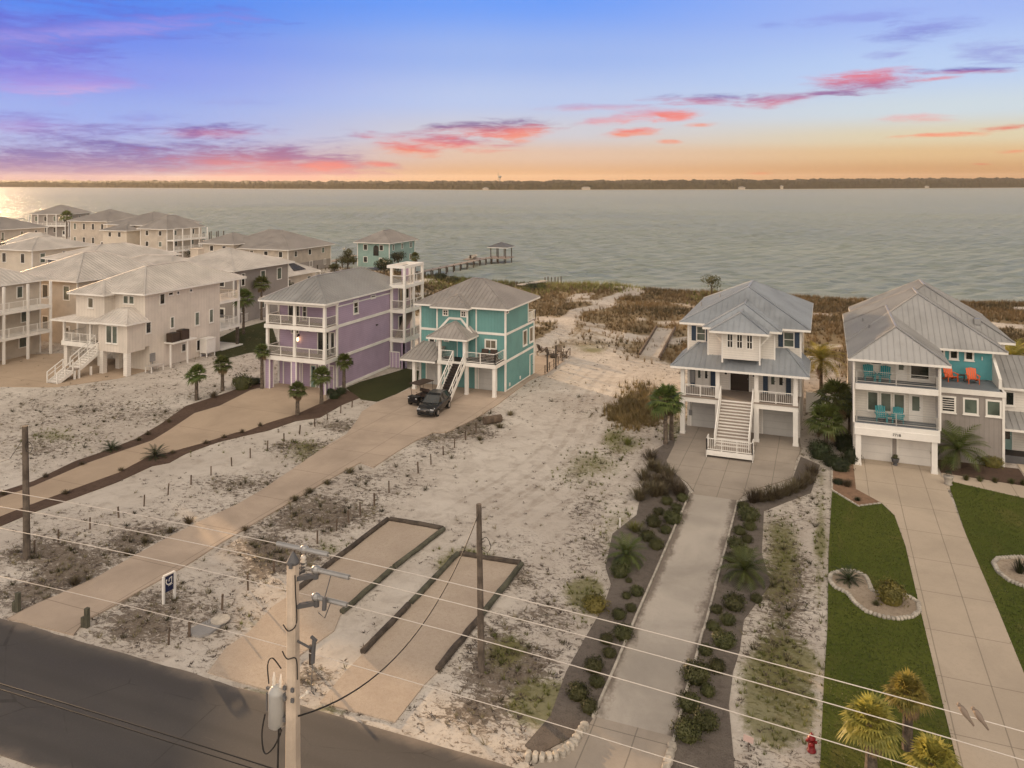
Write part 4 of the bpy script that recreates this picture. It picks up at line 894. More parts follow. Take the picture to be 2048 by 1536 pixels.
def make_ground():
    xs = np.concatenate([np.linspace(-1500,-350,24)[:-1], np.arange(-350,-92,3.0), np.arange(-92,30,.6), np.arange(30,130,3.0), np.linspace(130,1500,24)])
    ys = np.concatenate([np.linspace(-800,-30,18)[:-1], np.arange(-30,17,4.0), np.arange(17,90,.6), np.arange(90,172,1.3), np.arange(172,290,4.0), np.linspace(290,460,12)])
    X, Y = np.meshgrid(xs, ys); Z = height(X, Y); nx, ny = len(xs), len(ys)
    V = np.stack([X,Y,Z], -1).reshape(-1,3); i = np.arange(ny-1)[:,None]*nx+np.arange(nx-1)[None,:]
    Q = np.stack([i, i+1, i+nx+1, i+nx], -1).reshape(-1,4)
    me = bpy.data.meshes.new('ground'); n = len(V); k = len(Q); me.vertices.add(n); me.vertices.foreach_set('co', V.ravel()); me.loops.add(4*k); me.polygons.add(k)
    me.loops.foreach_set('vertex_index', Q.ravel()); me.polygons.foreach_set('loop_start', np.arange(0,4*k,4)); me.polygons.foreach_set('loop_total', np.full(k,4)); me.update()
    l, g = dens(X, Y); d = dune(X, Y); col = np.stack([l,g,d,np.ones_like(l)], -1).reshape(-1,4).astype(np.float32)
    at = me.color_attributes.new('cover', 'FLOAT_COLOR', 'POINT'); at.data.foreach_set('color', col.ravel()); me.polygons.foreach_set('use_smooth', [True]*k)
    m, nn, b = newmat('sand', .95, .15); p = nn.pos(); vc = nn.add('ShaderNodeVertexColor', layer_name='cover'); s = nn.add('ShaderNodeSeparateColor'); nn.link(vc.outputs[0], s.inputs[0])
    a = nn.noise(p, .12, 6, .6, .3); f = nn.noise(p, 5, 5, .7); q = nn.noise(p, 1.1, 6, .65, .6); fn = nn.noise(nn.scaled(p, 1, 1.6, 1), 2.6, 6, .72, .9)
    c = nn.mix(nn.smooth(a,.3,.7), (.45,.40,.35), (.59,.54,.48)); c = nn.mix(nn.smooth(q,.42,.70,0,.65), c, (.37,.32,.275)); f2 = nn.noise(p, 8.5, 4, .7, .5)
    th = nn.math('SUBTRACT', .66, nn.math('MULTIPLY', s.outputs[0], .30)); fm = nn.math('MULTIPLY', nn.smooth(nn.math('ADD', f2, nn.math('MULTIPLY', s.outputs[0], .16)), .60, .70), nn.smooth(s.outputs[0], .03, .3), clamp=True); c = nn.mix(nn.math('MULTIPLY', fm, .62), c, (.17,.135,.10)); lm = nn.math('MULTIPLY', nn.smooth(nn.math('SUBTRACT', fn, th), -.03, .07), nn.smooth(s.outputs[0], .02, .25), clamp=True)
    c = nn.mix(nn.math('MULTIPLY', lm, .8), c, (.12,.092,.068))
    gm = nn.math('MULTIPLY', nn.smooth(nn.math('ADD', s.outputs[1], nn.math('MULTIPLY', nn.math('SUBTRACT', f, .5), 1.0)), .2, .75), .8); c = nn.mix(gm, c, (.15,.145,.05))
    dd = nn.smooth(nn.math('ADD', s.outputs[2], nn.math('MULTIPLY', nn.math('SUBTRACT', q, .5), .6)), .08, .4); c = nn.mix(nn.math('MULTIPLY', dd, .92), c, nn.mix(nn.smooth(a,.3,.7), (.15,.11,.058), (.25,.185,.10)))
    A_, B_ = Vector(G(960,1040)), Vector(G(1245,765)); dv = (B_-A_).normalized(); px_ = nn.add('ShaderNodeSeparateXYZ'); nn.link(p, px_.inputs[0])
    def lin2(ax, ay, k): return nn.math('ADD', nn.math('ADD', nn.math('MULTIPLY', px_.outputs[0], ax), nn.math('MULTIPLY', px_.outputs[1], ay)), k)
    al = lin2(dv.x, dv.y, -(A_.dot(dv))); cw = nn.math('ADD', lin2(-dv.y, dv.x, -(A_.x*-dv.y+A_.y*dv.x)), nn.math('MULTIPLY', nn.math('SINE', nn.math('MULTIPLY', al, .13)), 1.6)); trk = None
    for off in (-1.9,-.5,.7,2.1,4.0):
        d_ = nn.math('ABSOLUTE', nn.math('ADD', nn.math('SUBTRACT', nn.math('ABSOLUTE', nn.math('ADD', cw, off)), .78), nn.math('MULTIPLY', nn.math('SUBTRACT', a, .5), 1.5))); t_ = nn.smooth(d_, .08, .26, 1, 0); trk = t_ if trk is None else nn.math('MAXIMUM', trk, t_)
    trk = nn.math('MULTIPLY', nn.math('MULTIPLY', trk, nn.math('MULTIPLY', nn.smooth(al, -6, 4), nn.smooth(al, 34, 44, 1, 0))), nn.smooth(q, .35, .6, .25, 1)); c = nn.mix(nn.math('MULTIPLY', trk, .38), c, (.30,.25,.205))
    nn.link(c, b.inputs['Base Color']); h = nn.math('ADD', nn.math('MULTIPLY', f, .5), nn.math('ADD', q, nn.math('MULTIPLY', lm, .8))); bump(nn, b, h, .5, .12)
    me.materials.append(m); o = bpy.data.objects.new('ground', me); COL.objects.link(o); struct(o)
make_ground()
def sheet(name, P, z, mat, thick=None, kind='structure'):
    m = MB(); m.prism(P, -.06 if thick is None else z-thick, z); o = build(name, m, mat); o['kind'] = kind; return o
def groundmat(name, c1, c2, c3, sc=3, bs=.6, big=.3):
    m, n, b = newmat(name, .95, .15); p = n.pos(); a = n.noise(p, big, 5, .6); f = n.noise(p, sc, 5, .7); g = n.noise(p, sc*6, 3, .7)
    c = n.mix(n.smooth(a,.3,.7), c1, c2); c = n.mix(n.smooth(f,.45,.7,0,.6), c, c3); c = n.mix(n.smooth(g,.5,.7,0,.45), c, tuple(x*.5 for x in c3)); n.link(c, b.inputs['Base Color']); bump(n, b, nn_add(n,f,g), bs, .08); return m
def nn_add(n, a, b): return n.math('ADD', a, b)
M['mulch'] = groundmat('mulch', (.092,.060,.045), (.12,.080,.06), (.055,.037,.028))
M['mulch_grey'] = groundmat('grey_mulch', (.135,.115,.10), (.175,.15,.13), (.085,.07,.06))
M['mulch_red'] = groundmat('red_mulch', (.24,.15,.10), (.30,.19,.125), (.16,.10,.07))
M['pebble'] = groundmat('bed_gravel', (.36,.29,.22), (.44,.36,.28), (.20,.15,.11), 5)
M['tan'] = groundmat('tan_fill', (.40,.325,.26), (.47,.39,.315), (.36,.285,.22), 6, .25, .5)
def lawn_patches():
    m = M['lawn']; n = N(m.node_tree); b = m.node_tree.nodes['Principled BSDF']; p = n.pos(); o = b.inputs['Base Color'].links[0].from_socket; w = n.noise(n.scaled(p,1,.6,1), .45, 5, .65, .6)
    n.link(n.mix(n.smooth(w,.52,.75,0,.55), o, (.16,.13,.045)), b.inputs['Base Color'])
M['lawn'] = groundmat('lawn', (.07,.09,.014), (.10,.115,.02), (.05,.07,.012), 5, .6, .16)
lawn_patches()
M['lawn_dark'] = groundmat('side_lawn', (.035,.042,.014), (.05,.052,.018), (.025,.03,.01), 4)
M['drive_tan'] = concrete('tan_concrete', (.45,.36,.285), 3.4, 4.6, -24.4, 27)
M['drive_sand'] = concrete('sand_pavers', (.42,.325,.24), None, 6, 0, 2, .15)
M['drive_grey'] = concrete('grey_concrete', (.36,.31,.26), 1.55, 3.1, -7.9, 25)
M['drive_right'] = concrete('warm_concrete', (.47,.39,.305), 1.75, 3.6, 2.6, 25.2, .14)
M['shell'] = concrete('worn_shell_concrete', (.44,.395,.345), None, None, stain=.3)
def shell_dirt():
    m = M['shell'].copy(); M['shell_drive'] = m; n = N(m.node_tree); b = m.node_tree.nodes['Principled BSDF']; p = n.pos(); s = n.add('ShaderNodeSeparateXYZ'); n.link(p, s.inputs[0])
    e = n.math('ABSOLUTE', n.math('ADD', s.outputs[0], 6.5)); w = n.noise(n.scaled(p,1,.35,1), 1.1, 5, .65); w2 = n.noise(p, 4, 4, .7)
    d = n.smooth(n.math('ADD', e, n.math('ADD', n.math('MULTIPLY', n.math('SUBTRACT', w, .5), 1.6), n.math('MULTIPLY', n.math('SUBTRACT', w2, .5), .6))), 1.0, 1.45)
    old = b.inputs['Base Color'].links[0].from_socket; n.link(n.mix(n.math('MULTIPLY', d, .8), old, (.14,.112,.092)), b.inputs['Base Color'])
shell_dirt()
def asphalt():
    m, n, b = newmat('asphalt', .85, .3); p = n.pos(); a = n.noise(n.scaled(p,.25,1,1), .35, 6, .6, .5); f = n.noise(p, 30, 3, .8); w = n.noise(p, .5, 4, .6)
    s = n.add('ShaderNodeSeparateXYZ'); n.link(p, s.inputs[0]); c = n.mix(n.smooth(a,.3,.7), (.058,.053,.051), (.082,.075,.071)); c = n.mix(n.smooth(f,.5,.8,0,.5), c, (.16,.145,.13))
    v = n.add('ShaderNodeTexVoronoi', feature='DISTANCE_TO_EDGE', i_Scale=.22); n.link(n.scaled(p,1,1.3,1), v.inputs['Vector']); cr = n.math('LESS_THAN', v.outputs['Distance'], .006)
    c = n.mix(n.math('MULTIPLY', cr, n.smooth(w,.45,.65,0,.7)), c, (.03,.027,.025))
    tr = n.math('ABSOLUTE', n.math('SUBTRACT', n.math('ABSOLUTE', n.math('SUBTRACT', s.outputs[1], 22.2)), 1.45)); c = n.mix(n.math('MULTIPLY', n.smooth(n.math('ADD', n.math('ABSOLUTE', n.math('SUBTRACT', tr, .75)), n.math('MULTIPLY', n.math('SUBTRACT', a, .5), .5)), .05, .4, 1, 0), .35), c, (.055,.05,.047))
    sc = n.noise(n.scaled(p,.6,9,1), .8, 3, .7, 1.2); c = n.mix(n.math('MULTIPLY', n.smooth(sc, .66, .74), n.smooth(w,.5,.7,0,.5)), c, (.20,.17,.145))
    e = n.math('ABSOLUTE', n.math('SUBTRACT', s.outputs[1], 22.2)); dust = n.smooth(n.math('ADD', e, n.math('MULTIPLY', n.math('SUBTRACT', w, .5), 1.2)), 2.5, 3.15); c = n.mix(n.math('MULTIPLY', dust, .55), c, (.30,.24,.19))
    n.link(c, b.inputs['Base Color']); n.link(n.smooth(a,.3,.7,.62,.9), b.inputs['Roughness']); bump(n, b, f, .3, .01); return m
M['asphalt'] = asphalt()
# road with a ragged sandy edge
random.seed(3)
ex = [x*.7 for x in range(-430, 200)]
road = [(x, 25.15+.14*noise.noise((x*.35,1,0))+.07*noise.noise((x*1.5,5,0))) for x in ex]+[(x, 19.2+.12*noise.noise((x*.35,9,0))) for x in ex[::-1]]
sheet('road', road, .012, 'asphalt')
sheet('driveway', OUT['teal_drive'], .05, 'drive_tan', .12); sheet('driveway', OUT['purple_drive'], .04, 'drive_sand', .12)
sheet('mulch_bed', OUT['mulch_upper'], .022, 'mulch'); sheet('mulch_bed', OUT['mulch_lower'], .024, 'mulch'); sheet('lawn', OUT['side_lawn'], .026, 'lawn_dark')
sheet('parking_pad', OUT['pad_a'], .02, 'tan'); sheet('parking_pad', OUT['pad_b'], .022, 'tan')
sheet('mulch_bed', OUT['bed_left'], .016, 'mulch_grey'); sheet('mulch_bed', OUT['bed_right'], .018, 'mulch_grey')
sheet('driveway', OUT['shell_drive'], .03, 'shell_drive', .1); sheet('driveway', OUT['apron'], .036, 'drive_grey', .1); sheet('driveway', OUT['forecourt'], .042, 'drive_grey', .1)
sheet('driveway', OUT['right_drive'], .048, 'drive_right', .12); sheet('lawn', OUT['lawn_l'], .028, 'lawn'); sheet('lawn', OUT['lawn_r'], .028, 'lawn'); sheet('mulch_bed', OUT['red_bed'], .032, 'mulch_red'); sheet('mulch_bed', OUT['front_bed'], .034, 'mulch'); sheet('path', OUT['walk_right'], .026, 'drive_right', .08)
sheet('mulch_bed', ISL, .05, 'pebble'); sheet('mulch_bed', ISR, .05, 'pebble')
SLAB = gx([(1313,660),(1350,663),(1319,722),(1279,716)]); sheet('path', SLAB, .34, 'shell', .6)
sheet('driveway', [(-92,52),(-77.5,52),(-69,55.2),(-66.2,60),(-66.2,66),(-82,66),(-92,60)], .03, 'drive_sand', .1)
LF = gx([(410,690),(470,660),(540,640),(560,700),(500,705),(440,720)]); sheet('lawn', LF, .014, 'lawn_dark')
# ---------------------------------------------------------------- water and far shore
def make_water():
    m, n, b = newmat('water', .3, .25); p = n.pos(); b.inputs['IOR'].default_value = 1.333; b.inputs['Specular Tint'].default_value = (.85,1,.72,1)
    vr = n.add('ShaderNodeVectorRotate', rotation_type='Z_AXIS'); n.link(p, vr.inputs['Vector']); vr.inputs['Angle'].default_value = -YAW; p = vr.outputs[0]
    w1 = n.noise(n.scaled(p,.30,1.3,1), .17, 4, .6, .5); w2 = n.noise(n.scaled(p,.4,1.4,1), .8, 5, .65, .6); big = n.noise(n.scaled(p,.3,1,1), .012, 4, .6)
    n.link(n.mix(n.smooth(big,.35,.65), (.25,.285,.255), (.29,.325,.29)), b.inputs['Base Color']); h = n.math('ADD', n.math('MULTIPLY', w1, 1.5), n.math('MULTIPLY', w2, .55))
    bump(n, b, h, 1.0, 1.4); n.link(n.smooth(big,.3,.7,.34,.44), b.inputs['Roughness'])
    # real wavelets on the nearer water, flat with a rippled surface farther out
    xs = np.concatenate([np.linspace(-1000,-430,260)[:-1], np.arange(-430,150,1.0), np.linspace(150,420,150)]); ys = np.concatenate([np.arange(146,330,.8), np.arange(330,560,1.5), np.linspace(560,1100,160)]); X, Y = np.meshgrid(xs, ys); Z = np.zeros_like(X); r2 = np.random.default_rng(5)
    for i in range(26):
        L = r2.uniform(1.5, 4.6)*(1 if i % 4 else 1.8); th = YAW+math.pi/2+r2.normal(0, .42)+.25; kx, ky = math.cos(th)*2*math.pi/L, math.sin(th)*2*math.pi/L
        ph = r2.uniform(0, 6.28)+2.2*nz(X, Y, 37, 20+i); am = .0085*L*(.5+.8*nz(X, Y, 22, 50+i)); s_ = np.sin(kx*X+ky*Y+ph); Z += am*(s_+.35*s_*s_)
    ed = np.clip(np.minimum(np.minimum(X+1000, 420-X)/60, (1100-Y)/700), 0, 1); Z = -1.05+Z*(.15+.85*ed)*np.clip((Y-shore(X)+4)/14, .12, 1)-.2*np.clip(1-ed*6,0,1)
    nx, ny = len(xs), len(ys); i = np.arange(ny-1)[:,None]*nx+np.arange(nx-1)[None,:]; Q = np.stack([i,i+1,i+nx+1,i+nx],-1).reshape(-1,4); nv = nx*ny
    V = np.concatenate([np.stack([X,Y,Z],-1).reshape(-1,3), np.array([(-4800,95,-1.3),(4800,95,-1.3),(4800,4900,-1.3),(-4800,4900,-1.3)])]); Q = np.concatenate([Q, np.array([[nv,nv+1,nv+2,nv+3]])])
    me = bpy.data.meshes.new('water'); kq = len(Q); me.vertices.add(len(V)); me.vertices.foreach_set('co', V.ravel()); me.loops.add(4*kq); me.polygons.add(kq)
    me.loops.foreach_set('vertex_index', Q.ravel()); me.polygons.foreach_set('loop_start', np.arange(0,4*kq,4)); me.polygons.foreach_set('loop_total', np.full(kq,4)); me.update(); me.polygons.foreach_set('use_smooth', [True]*kq); me.materials.append(m)
    o = bpy.data.objects.new('water', me); COL.objects.link(o); struct(o)
make_water()
def far_point(px, off=0.0):
    d = np.interp(px, [-900,0,500,1000,1500,2048,3000], [2600,2350,1900,1640,1750,2150,2500])+off; l = (px-1024)/FOC*d; return d*FX+l*RX, d*FY+l*RY
def far_shore():
    k = MB(); pxs = list(range(-900, 3000, 25)); A = [far_point(p) for p in pxs]; B = [far_point(p, 1500) for p in pxs]
    k.prism(A+B[::-1], -2.5, -.4); struct(build('far_shore', k, groundmat('far_sand', (.5,.42,.33), (.55,.47,.38), (.4,.33,.25), .05)))
    m, n, b = newmat('far_leaf', .9, .1); p = n.pos(); a = n.noise(p, .02, 5, .6); f = n.noise(p, .12, 4, .7)
    n.link(n.mix(n.smooth(f,.35,.65), n.mix(n.smooth(a,.3,.7), (.020,.025,.013), (.030,.034,.017)), (.013,.015,.008)), b.inputs['Base Color'])
    pp = np.arange(-850, 2950, 2.0); offs = [6,9,16,30,60,110,190,300,450,700]; n_ = len(pp); V = []
    base = np.interp(pp, [-900,0,600,1024,1500,2048,3000], [19,19,17.5,18,21,27,28])
    for j, o in enumerate(offs):
        x, y = far_point(pp, o+6*nz(pp, pp*0+j, 5, 11)); hh = (0, .45, .7, .78, .85, .9, .94, .97, 1.0, .5)[j]
        z = -.6+base*hh*(1+(.22*(nz(pp,pp*0+j*3,3.1,12)-.5)+.22*(nz(pp,pp*0+j*5,11,13)-.5)+.12*(nz(pp,pp*0,60,14)-.5))*(j > 0))
        V.append(np.stack([x,y,z],1))
    V = np.concatenate(V); F = []
    for j in range(len(offs)-1):
        for i in range(n_-1): F.append((j*n_+i, j*n_+i+1, (j+1)*n_+i+1, (j+1)*n_+i))
    me = bpy.data.meshes.new('far_woods'); me.from_pydata([tuple(v) for v in V], [], F); me.materials.append(m); o = bpy.data.objects.new('far_woods', me); COL.objects.link(o); o['kind'] = 'stuff'
    for q, (px, w, h, wh) in enumerate([(971,12,4,0),(1172,18,5,0),(1484,14,5,0),(1564,6,9,1),(1854,10,5,0)]):
        x, y = far_point(px, 4); t = thing('waterfront_house', 'tiny pale house at the wooded far shoreline across the water', 'house', (x,y,-.4), YAW, 'houses on the far shore'); ORG[t.name] = (0,0,0)
        boxpart('wall', t, 'beige', (-w/2,w/2,0,8,0,h*.7)); hip(t, -w/2-1, w/2+1, -1, 9, h*.7, .5, 'roof_tan', ribs=False)
    x, y = far_point(999.6, 620); t = thing('water_tower', 'tiny round-tanked water tower above the far treeline', 'water tower', (x,y,0), 0); ORG[t.name] = (0,0,0)
    m = MB(); m.tube([(0,0,0),(0,0,26)], [2.2,1.4], 10); build('stem', m, 'grey_metal', t); m = MB(); m.sphere((0,0,29), 5, 5, 3.6, 14, 9); build('tank', m, 'grey_metal', t, True)
    x, y = far_point(996.4, 620); m = MB(); m.tube([(x,y,0),(x,y,41)], .6, 6); tag(build('radio_mast', m, 'grey_dark'), 'thin radio mast beside the distant water tower', 'mast')
far_shore()
# ---------------------------------------------------------------- houses
house_white(); house_teal(); house_purple(); house_right(); house_left()
def place(px, py, z): return G(px, py, z)
t = simple_house('beige house cut by the left photo edge with stacked white side balconies', (-84.6,48.5), 0, 13, 17, 8.5, .42, 'beige', 'roof_light', 3, porch=('R', 2.0))
simple_house('wide pale-roofed house behind the cream house, its right hip ridge facing us', (-84.3,70.2), 0, 10.8, 13.5, 7.8, .45, 'beige', 'roof_light', 2)
simple_house('blue-grey sided house with long pale roof and one white-trimmed side window', (-103.7,87.7), math.radians(-12), 11, 15, 7.7, .32, 'bluegrey', 'roof_light', 2)
simple_house('low pale-roofed house just showing above the cream house roof', (-83.7,84.7), 0, 15, 10, 7.0, .34, 'white', 'roof_light', 2, axis='x')
simple_house('grey-sided house with pale hip roof and square cream chimney', (-76.2,88.2), 0, 12.5, 12, 7.5, .36, 'greywall', 'roof_light', 2, chimney=(-11.6, 5.5, .75, 9.6))
# low house with solar panels and its raised deck
t = simple_house('low cream house with dark solar panels on its white roof', (-83.7,108.6), 0, 10, 9, 4.0, .5, 'cream', 'roof_light', 1)
def panel(root, quad):
    P = [Vector(q) for q in quad]; n = (P[1]-P[0]).cross(P[3]-P[0]).normalized(); n = n if n.z > 0 else -n; m = MB(); a = [p+n*.06 for p in P]; b = [p+n*.12 for p in P]
    m.add(a+b, [(3,2,1,0),(4,5,6,7),(0,1,5,4),(1,2,6,5),(2,3,7,6),(3,0,4,7)]); build('solar_panel', m, 'solar', root, world=False)
def onroof(x, y):   # local point on the front or right roof slope
    return None
for (u0,u1,v0,v1) in ((-8.6,-4.6,.25,1.6),(-7.2,-3.6,2.0,3.3)): panel(t, [(u0,v0-.0,4.0+(v0+.7)*.5),(u1,v0,4.0+(v0+.7)*.5),(u1-1.0,v1,4.0+(v1+.7)*.5),(u0+.6,v1,4.0+(v1+.7)*.5)])
panel(t, [(-.2,3.2,4+.9*.5),(-.2,6.6,4+.9*.5),(-2.6,5.8,4+3.3*.5),(-2.6,4.6,4+3.3*.5)])
m = MB(); m.box(.01,5,8,14,2.7,3.0); build('deck_floor', m, 'trim', t, world=False)
railing(t, [(.2,8.1,3.0),(4.9,8.1,3.0),(4.9,13.9,3.0)], 1.0, 'baluster', 1.5); columns(t, [(4.8,8.2),(4.8,13.8),(2.5,8.2)], .2, 0, 2.7)
simple_house('beige waterside house with arched windows in its projecting wing', (-105.2,138.3), 0, 19, 15.5, 5.3, .42, 'beige', 'roof_tan', 2, wing=(-21.5,-13,-1.5,8,6.2), base='greywall', axis='x')
h = simple_house('small pale teal two-storey house alone at the water edge', (-92.4,158.2), 0, 8.4, 12, 5.6, .52, 'paleteal', 'roof_tan', 2)
m = MB(); m.box(-4.2,-2.8,-.05,.02,2.6,4.3); m.tube([(-3.5,-.06,4.3),(-3.5,.02,4.3)], .7, 16); build('arched_opening', m, 'glass', h, world=False)
simple_house('large far house with twin peaked roofs and waterside balconies', (-149.5,149.5), 0, 8.5, 11.5, 8.0, .62, 'beige', 'roof_tan', 3, porch=('R', 2.2))
simple_house('far hip-roofed house with cream gable wing joined behind the twin-peaked one', (-157.5,152.5), 0, 15, 16, 8.6, .36, 'cream', 'roof_tan', 2, wing=(-12,-4,-4,4,7.4))
simple_house('far house with hip roof above rows of paired windows', (-193,170.5), 0, 14.5, 15, 8.0, .40, 'beige', 'roof_tan', 2)
c = G(99,432,8); simple_house('dark silhouetted far house with open corner porches against the bright water', (-248,203), YAW, 13, 14, 8.0, .42, 'greywall', 'roof_tan', 2, porch=('F', 2.0))
simple_house('far left hip-roofed house beside the silhouetted one', (-188.8,134.5), 0, 14, 13, 7.8, .38, 'beige', 'roof_tan', 2)
simple_house('far house with a long straight-eaved pale roof facing the road', (-144.6,114.2), YAW, 11.5, 9, 6.3, .55, 'cream', 'roof_light', 2)
simple_house('cottage with small crossed hip roof and paired narrow windows', (-130.4,99.5), 0, 9.5, 12, 7.6, .34, 'cream', 'roof_light', 2)
# ---------------------------------------------------------------- utility poles and wires
NP = (-10.6, 14.1)
t = thing('utility_pole', 'tall pale concrete utility pole with grey transformer, nearest the camera', 'utility pole', (NP[0],NP[1],0))
x, y = NP
m = MB(); w0, w1 = .185, .108; H = 11.78
V = []
for z, w in ((0,w0),(H,w1)):
    for i,(a,b) in enumerate(((-1,-.6),(-.6,-1),(.6,-1),(1,-.6),(1,.6),(.6,1),(-.6,1),(-1,.6))): V.append((x+a*w,y+b*w,z))
m.add(V, [(i,(i+1)%8,8+(i+1)%8,8+i) for i in range(8)]+[tuple(range(8))[::-1],tuple(range(8,16))]); build('pole', m, 'pole_concrete', t)
m = MB(); m.lathe((x,y,H), [(0,.13),(.05,.14),(.26,.015)], 12); build('pole_cap', m, 'grey_dark', t)
m = MB()     # transformer can on the left
cx, cy = x-.37, y-.05
m.lathe((cx,cy,8.25), [(0,.16),(.02,.185),(.70,.185),(.73,.195),(.77,.18),(.86,.09),(.88,.02)], 18); tr = build('transformer', m, 'can_grey', t, True)
m = MB()
for a in (-.08,.1): m.lathe((cx+a,cy,9.08), [(0,.035),(.05,.05),(.10,.035),(.15,.05),(.22,.03),(.30,.015)], 8)
build('bushing', m, 'porcelain', tr, True)
m = MB(); m.box(x-.25,x-.13,y-.1,y+.1,8.4,8.5); m.box(x-.25,x-.13,y-.1,y+.1,8.9,9.0); m.bar((cx-.28,cy,9.0),(cx-.18,cy,9.0),.05); m.bar((cx-.27,cy,8.9),(cx-.27,cy,8.5),.03); build('bracket', m, 'grey_dark', tr)
m = MB()
m.spline([(cx+.1,cy,9.5),(cx-.05,cy-.1,9.75),(cx-.25,cy,9.5),(cx-.22,cy,9.1)], .015, 5); m.spline([(cx-.24,cy-.1,8.5),(cx-.28,cy-.15,8.1),(cx-.18,cy-.2,7.75),(cx,cy-.15,7.85),(x-.2,y-.15,8.2),(x-.22,y-.15,8.3)], .018, 5); m.spline([(x-.21,y-.2,8.3),(x-.24,y-.22,7),(x-.30,y-.25,5),(x-.34,y-.3,3),(x-.34,y-.3,1)], .022, 5)
m.spline([(x+.13,y-.1,11.6),(x+.16,y-.12,11.2),(x+.17,y-.1,10.6),(x+.05,y-.2,10.45),(x-.16,y-.12,10.5)], .014, 5); m.spline([(x-.16,y-.15,9.95),(x,y-.2,9.85),(x+.18,y-.13,9.85),(x+.19,y-.1,9.4)], .014, 5); build('lead_wire', m, 'cable', t)
m = MB()
for z in (8.98,9.2):
    for a in (-.08,.12): m.box(x+a-.035,x+a+.035,y-.2,y-.155,z-.04,z+.04)
m.box(x+.02,x+.09,y-.17,y-.13,11.75,11.85); build('bolt_plate', m, 'grey_dark', t)
m = MB(); m.bar((x+.1,y,10.15),(x+.5,y-.05,10.1),.035); m.tube([(x+.58,y-.05,10.3),(x+.54,y-.05,9.8)], .045, 8); m.bar((x+.5,y-.05,10.35),(x+.64,y-.05,10.28),.05); m.tube([(x+.54,y-.05,9.8),(x+.50,y-.05,9.2),(x+.55,y,9.1)], .01, 4); build('fuse_cutout', m, 'grey_dark', t)
m = MB(); m.bar((x+.18,y,8.95),(x+.36,y-.02,9.1),.035); m.sphere((x+.38,y-.02,9.12),.045,.045,.05,8,5); build('guy_hook', m, 'porcelain', t)
def wire_fit(pxs, Y):
    """height and place along the line for photo points of a wire hanging in the plane y = Y"""
    q = [PYp(px,py,Y) for px,py in pxs]; X = np.array([a for a,b in q]); Z = np.array([b for a,b in q]); return np.polyfit(X, Z, 2 if len(q) > 3 else 1)
YW = 14.5
WIRES = [([(0,983),(460,1064),(615.7,1096),(836,1150),(1100,1219),(1396,1293),(1700,1368),(1882,1412)], YW, 'wire', .0095, 'top pale overhead wire of the four crossing the picture'),
         ([(0,1015),(460,1100),(648,1135.7),(843.7,1190),(1100,1258.7),(1365,1333),(1700,1418.8),(1895,1468.6)], YW, 'wire', .0095, 'second pale overhead wire down, held on the pole\'s upper side arm'),
         ([(0,1058),(460,1152),(659,1195),(800,1237),(1100,1322),(1356,1396.8),(1600,1466.4),(1855,1536)], YW, 'wire', .0095, 'third pale overhead wire down, held on the pole\'s lower side arm'),
         ([(0,1152),(237,1210),(484,1267.5),(1031,1424.5),(1158,1463),(1396,1536)], YW-.2, 'wire', .008, 'lowest thin pale overhead wire, passing just over the transformer'),
         ([(0,1368),(180,1422),(360,1478),(540,1535)], 13.7, 'cable', .016, 'upper black cable across the bottom left corner'),
         ([(0,1379),(180,1434),(360,1491),(500,1535)], 13.7, 'cable', .014, 'lower black cable across the bottom left corner')]
FIT = []
for pts, Y, mt, r, lab in WIRES:
    c = wire_fit(pts, Y); FIT.append((c, Y)); xs = np.linspace(-48, 26, 75); zc = np.polyval(c, xs)
    m = MB(); m.tube([(a, Y, z) for a, z in zip(xs, zc)], r, 5); tag(build('overhead_wire', m, mt, smooth=True), lab, 'wire', 'overhead wires along the road')
def wz(i, X): return float(np.polyval(FIT[i][0], X))
# insulators, arms and the grey cover tubes on the conductors beside the pole
m = MB(); zt = wz(0,x); m.tube([(x,YW-.05,H-.35),(x,YW-.05,zt-.25)], .05, 8); m.bar((x,y,H-.3),(x,YW-.05,H-.3),.06); build('insulator_pin', m, 'grey_dark', t)
m = MB(); m.lathe((x,YW-.03,zt-.42), [(0,.03),(.03,.07),(.06,.035),(.10,.075),(.13,.035),(.17,.075),(.20,.035),(.24,.07),(.30,.04)], 10); build('insulator', m, 'porcelain', t, True)
for i, x0, x1 in ((0,-.72,.62),(1,.28,1.15),(2,.25,1.1)):
    m = MB(); m.tube([(x+a, YW, wz(i,x+a)) for a in np.linspace(x0,x1,8)], .055, 8); m.sphere((x+(0 if i == 0 else .3), YW, wz(i,x)), .11,.09,.09,8,6); build('conductor_cover', m, 'grey_metal', t)
for i, dx in ((1,.30),(2,.32)):
    m = MB(); z = wz(i,x+dx); m.bar((x+.08,y,z-.05),(x+dx,YW,z-.12),.09); m.tube([(x+dx,YW,z-.2),(x+dx,YW,z)], .06, 8); build('side_arm', m, 'grey_dark', t)
m = MB(); m.tube([(x+.7,YW,wz(2,x+.7)),(x+.6,YW-.1,wz(2,x)-.35),(x+.5,YW-.2,wz(2,x)-.2)], .012, 5); m.tube([(x+.62,YW-.15,wz(1,x)-.75),(x+.6,YW-.1,wz(1,x)-.5)],.05,8); m.tube([(x+.6,YW-.1,wz(1,x)-.5),(x+.7,YW,wz(1,x+.7))],.012,5); build('arrester', m, 'grey_dark', t)
t = thing('utility_pole', 'slim dark wooden service pole standing bare at the roadside lot centre, cable at its top', 'utility pole', (-13.0,29.6,0))
px_, py_ = G(963,1340); m = MB(); m.tube([(px_,py_,-.1),(px_-.12,py_,6.75)], [.15,.11], 10); build('pole', m, 'pole_wood', t)
